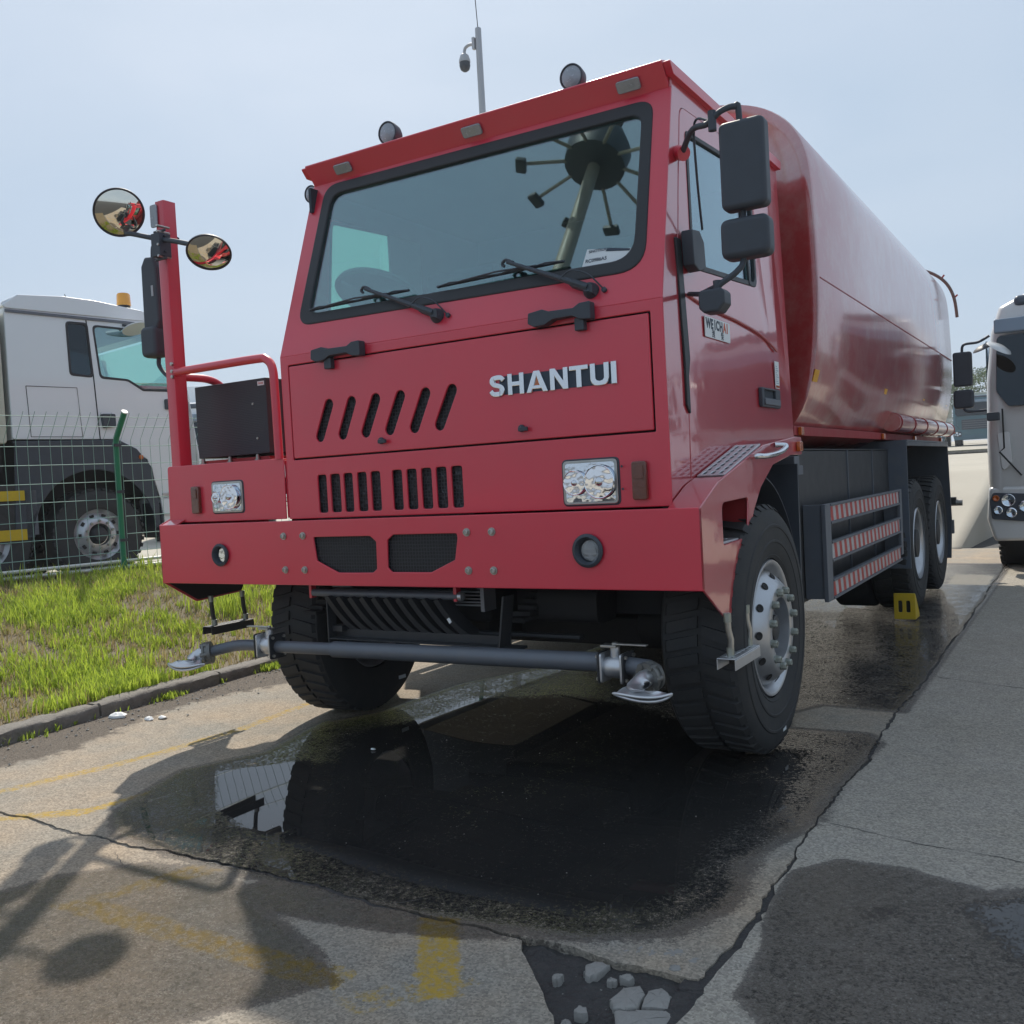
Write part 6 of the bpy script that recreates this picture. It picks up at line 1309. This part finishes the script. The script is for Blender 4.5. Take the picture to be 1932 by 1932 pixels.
# ---- far trees
M['leaf'] = leafmat('tree_leaves', (.03, .065, .012), (.085, .14, .03), .25)
def tree(loc, h, label, seed, w=1.0):
    r = np.random.default_rng(seed); t = thing('tree', label, 'tree', loc, 0, 'trees beyond the far trucks')
    m = MB(); m.tube([(0, 0, -.3), (.1, 0, h*.25), (0, .1, h*.45), (.1, .1, h*.7)], [.22, .18, .13, .05], 8)
    cl = []
    for k in range(9):
        a = r.uniform(0, 6.28); b = Vector((.05, .05, h*r.uniform(.25, .5))); e = Vector((math.cos(a)*h*.28*w, math.sin(a)*h*.28*w, h*r.uniform(.5, .9))); m.tube([b, b.lerp(e, .5)+Vector((0, 0, .3)), e], [.08, .05, .02], 6); cl.append(e)
    m.build('trunk', M['bark'], t)
    for k in range(26):
        a = r.uniform(0, 6.28); rr = h*.34*w*math.sqrt(r.random()); z = h*r.uniform(.32, .97); rr *= math.sqrt(max(.05, 1-((z/h-.62)/.42)**2)); cl.append(Vector((math.cos(a)*rr, math.sin(a)*rr, z)))
    V = []; F = []; Tn = []
    for c in cl:
        R_ = h*r.uniform(.09, .15); tb = r.random()*.5
        for k in range(190):
            d = Vector(r.normal(0, 1, 3)).normalized()*R_*r.uniform(.5, 1.05); p = c+Vector((d.x*1.15, d.y*1.15, d.z*.8)); u = Vector(r.normal(0, 1, 3)).normalized(); v = u.cross(Vector(r.normal(0, 1, 3))).normalized(); s = h*.011*r.uniform(.7, 1.5); i = len(V)
            V += [p-u*s, p+v*s*.6, p+u*s, p-v*s*.6]; F.append((i, i+1, i+2, i+3)); Tn += [min(1, tb+r.random()*.5)]*4
    me = bpy.data.meshes.new('crown'); me.from_pydata([tuple(v) for v in V], [], F); me.materials.append(M['leaf']); at = me.attributes.new('tint', 'FLOAT', 'POINT'); at.data.foreach_set('value', np.array(Tn)); o = bpy.data.objects.new('crown', me); COL.objects.link(o); o.parent = t
for i, (x, y, h, lab) in enumerate([(-4.2, 84, 6.3, 'round hazy green tree showing between the stacked mirrors and the right hand truck'), (-8.5, 86, 6.0, 'green tree behind the tail of the tanker'), (.5, 88, 7.5, 'tall tree hidden behind the right hand truck'), (-13, 90, 6.6, 'leafy tree far behind the tank left of the others'), (6, 86, 7, 'tree furthest right beyond the parked trucks')]):
    tree((x, y, 2.2), h, lab, 40+i, 1.25)
# ---- machine reflected in the windscreen

hm = thing('high_mast_lamp', 'tall pale floodlight mast with a ring of lamps that the windscreen mirrors', 'lamp mast', (-5.5, -8, 0))
M['maststeel'] = pbr('cream_mast_paint', (.34, .31, .25), .5, 0, .05, 2)
MB().lathe([(0, .26), (7, .19), (15.0, .125), (15.05, 0)], (0, 0, 0), Z, 24).build('pole', M['maststeel'], hm, 60)
rg = MB().lathe([(14.5, .3), (14.55, .62), (15.0, .66), (15.5, .42), (15.6, 0)], (0, 0, 0), Z, 28).build('lamp_ring', M['black'], hm, 50)
for k in range(10):
    a = 2*PI*k/10+.2; d = Vector((math.cos(a), math.sin(a), 0)); MB().tube([Vector((0, 0, 14.6))+d*.5, Vector((0, 0, 14.35))+d*1.35], .04, 6).build('arm', M['maststeel'], hm)
    MB().obox(Vector((0, 0, 14.28))+d*1.45, Vector((-d.y, d.x, 0)), d, Z, .34, .22, .12).build('floodlight', M['black'], hm, bevel=.03)

# ---- light haze
hz = MB().box(-640, 640, -640, 640, -3.0, 18.0).build('haze', None, None, 0); tag(hz, kind='stuff')
hm_, nt, b, lk = new_mat('haze'); nt.nodes.remove(b); pv = N(nt, 'ShaderNodeVolumePrincipled'); pv.inputs['Color'].default_value = (.90, .94, 1, 1); pv.inputs['Density'].default_value = .0011; pv.inputs['Anisotropy'].default_value = .25
lk(pv.outputs['Volume'], nt.nodes['Material Output'].inputs['Volume']); hz.data.materials.append(hm_)
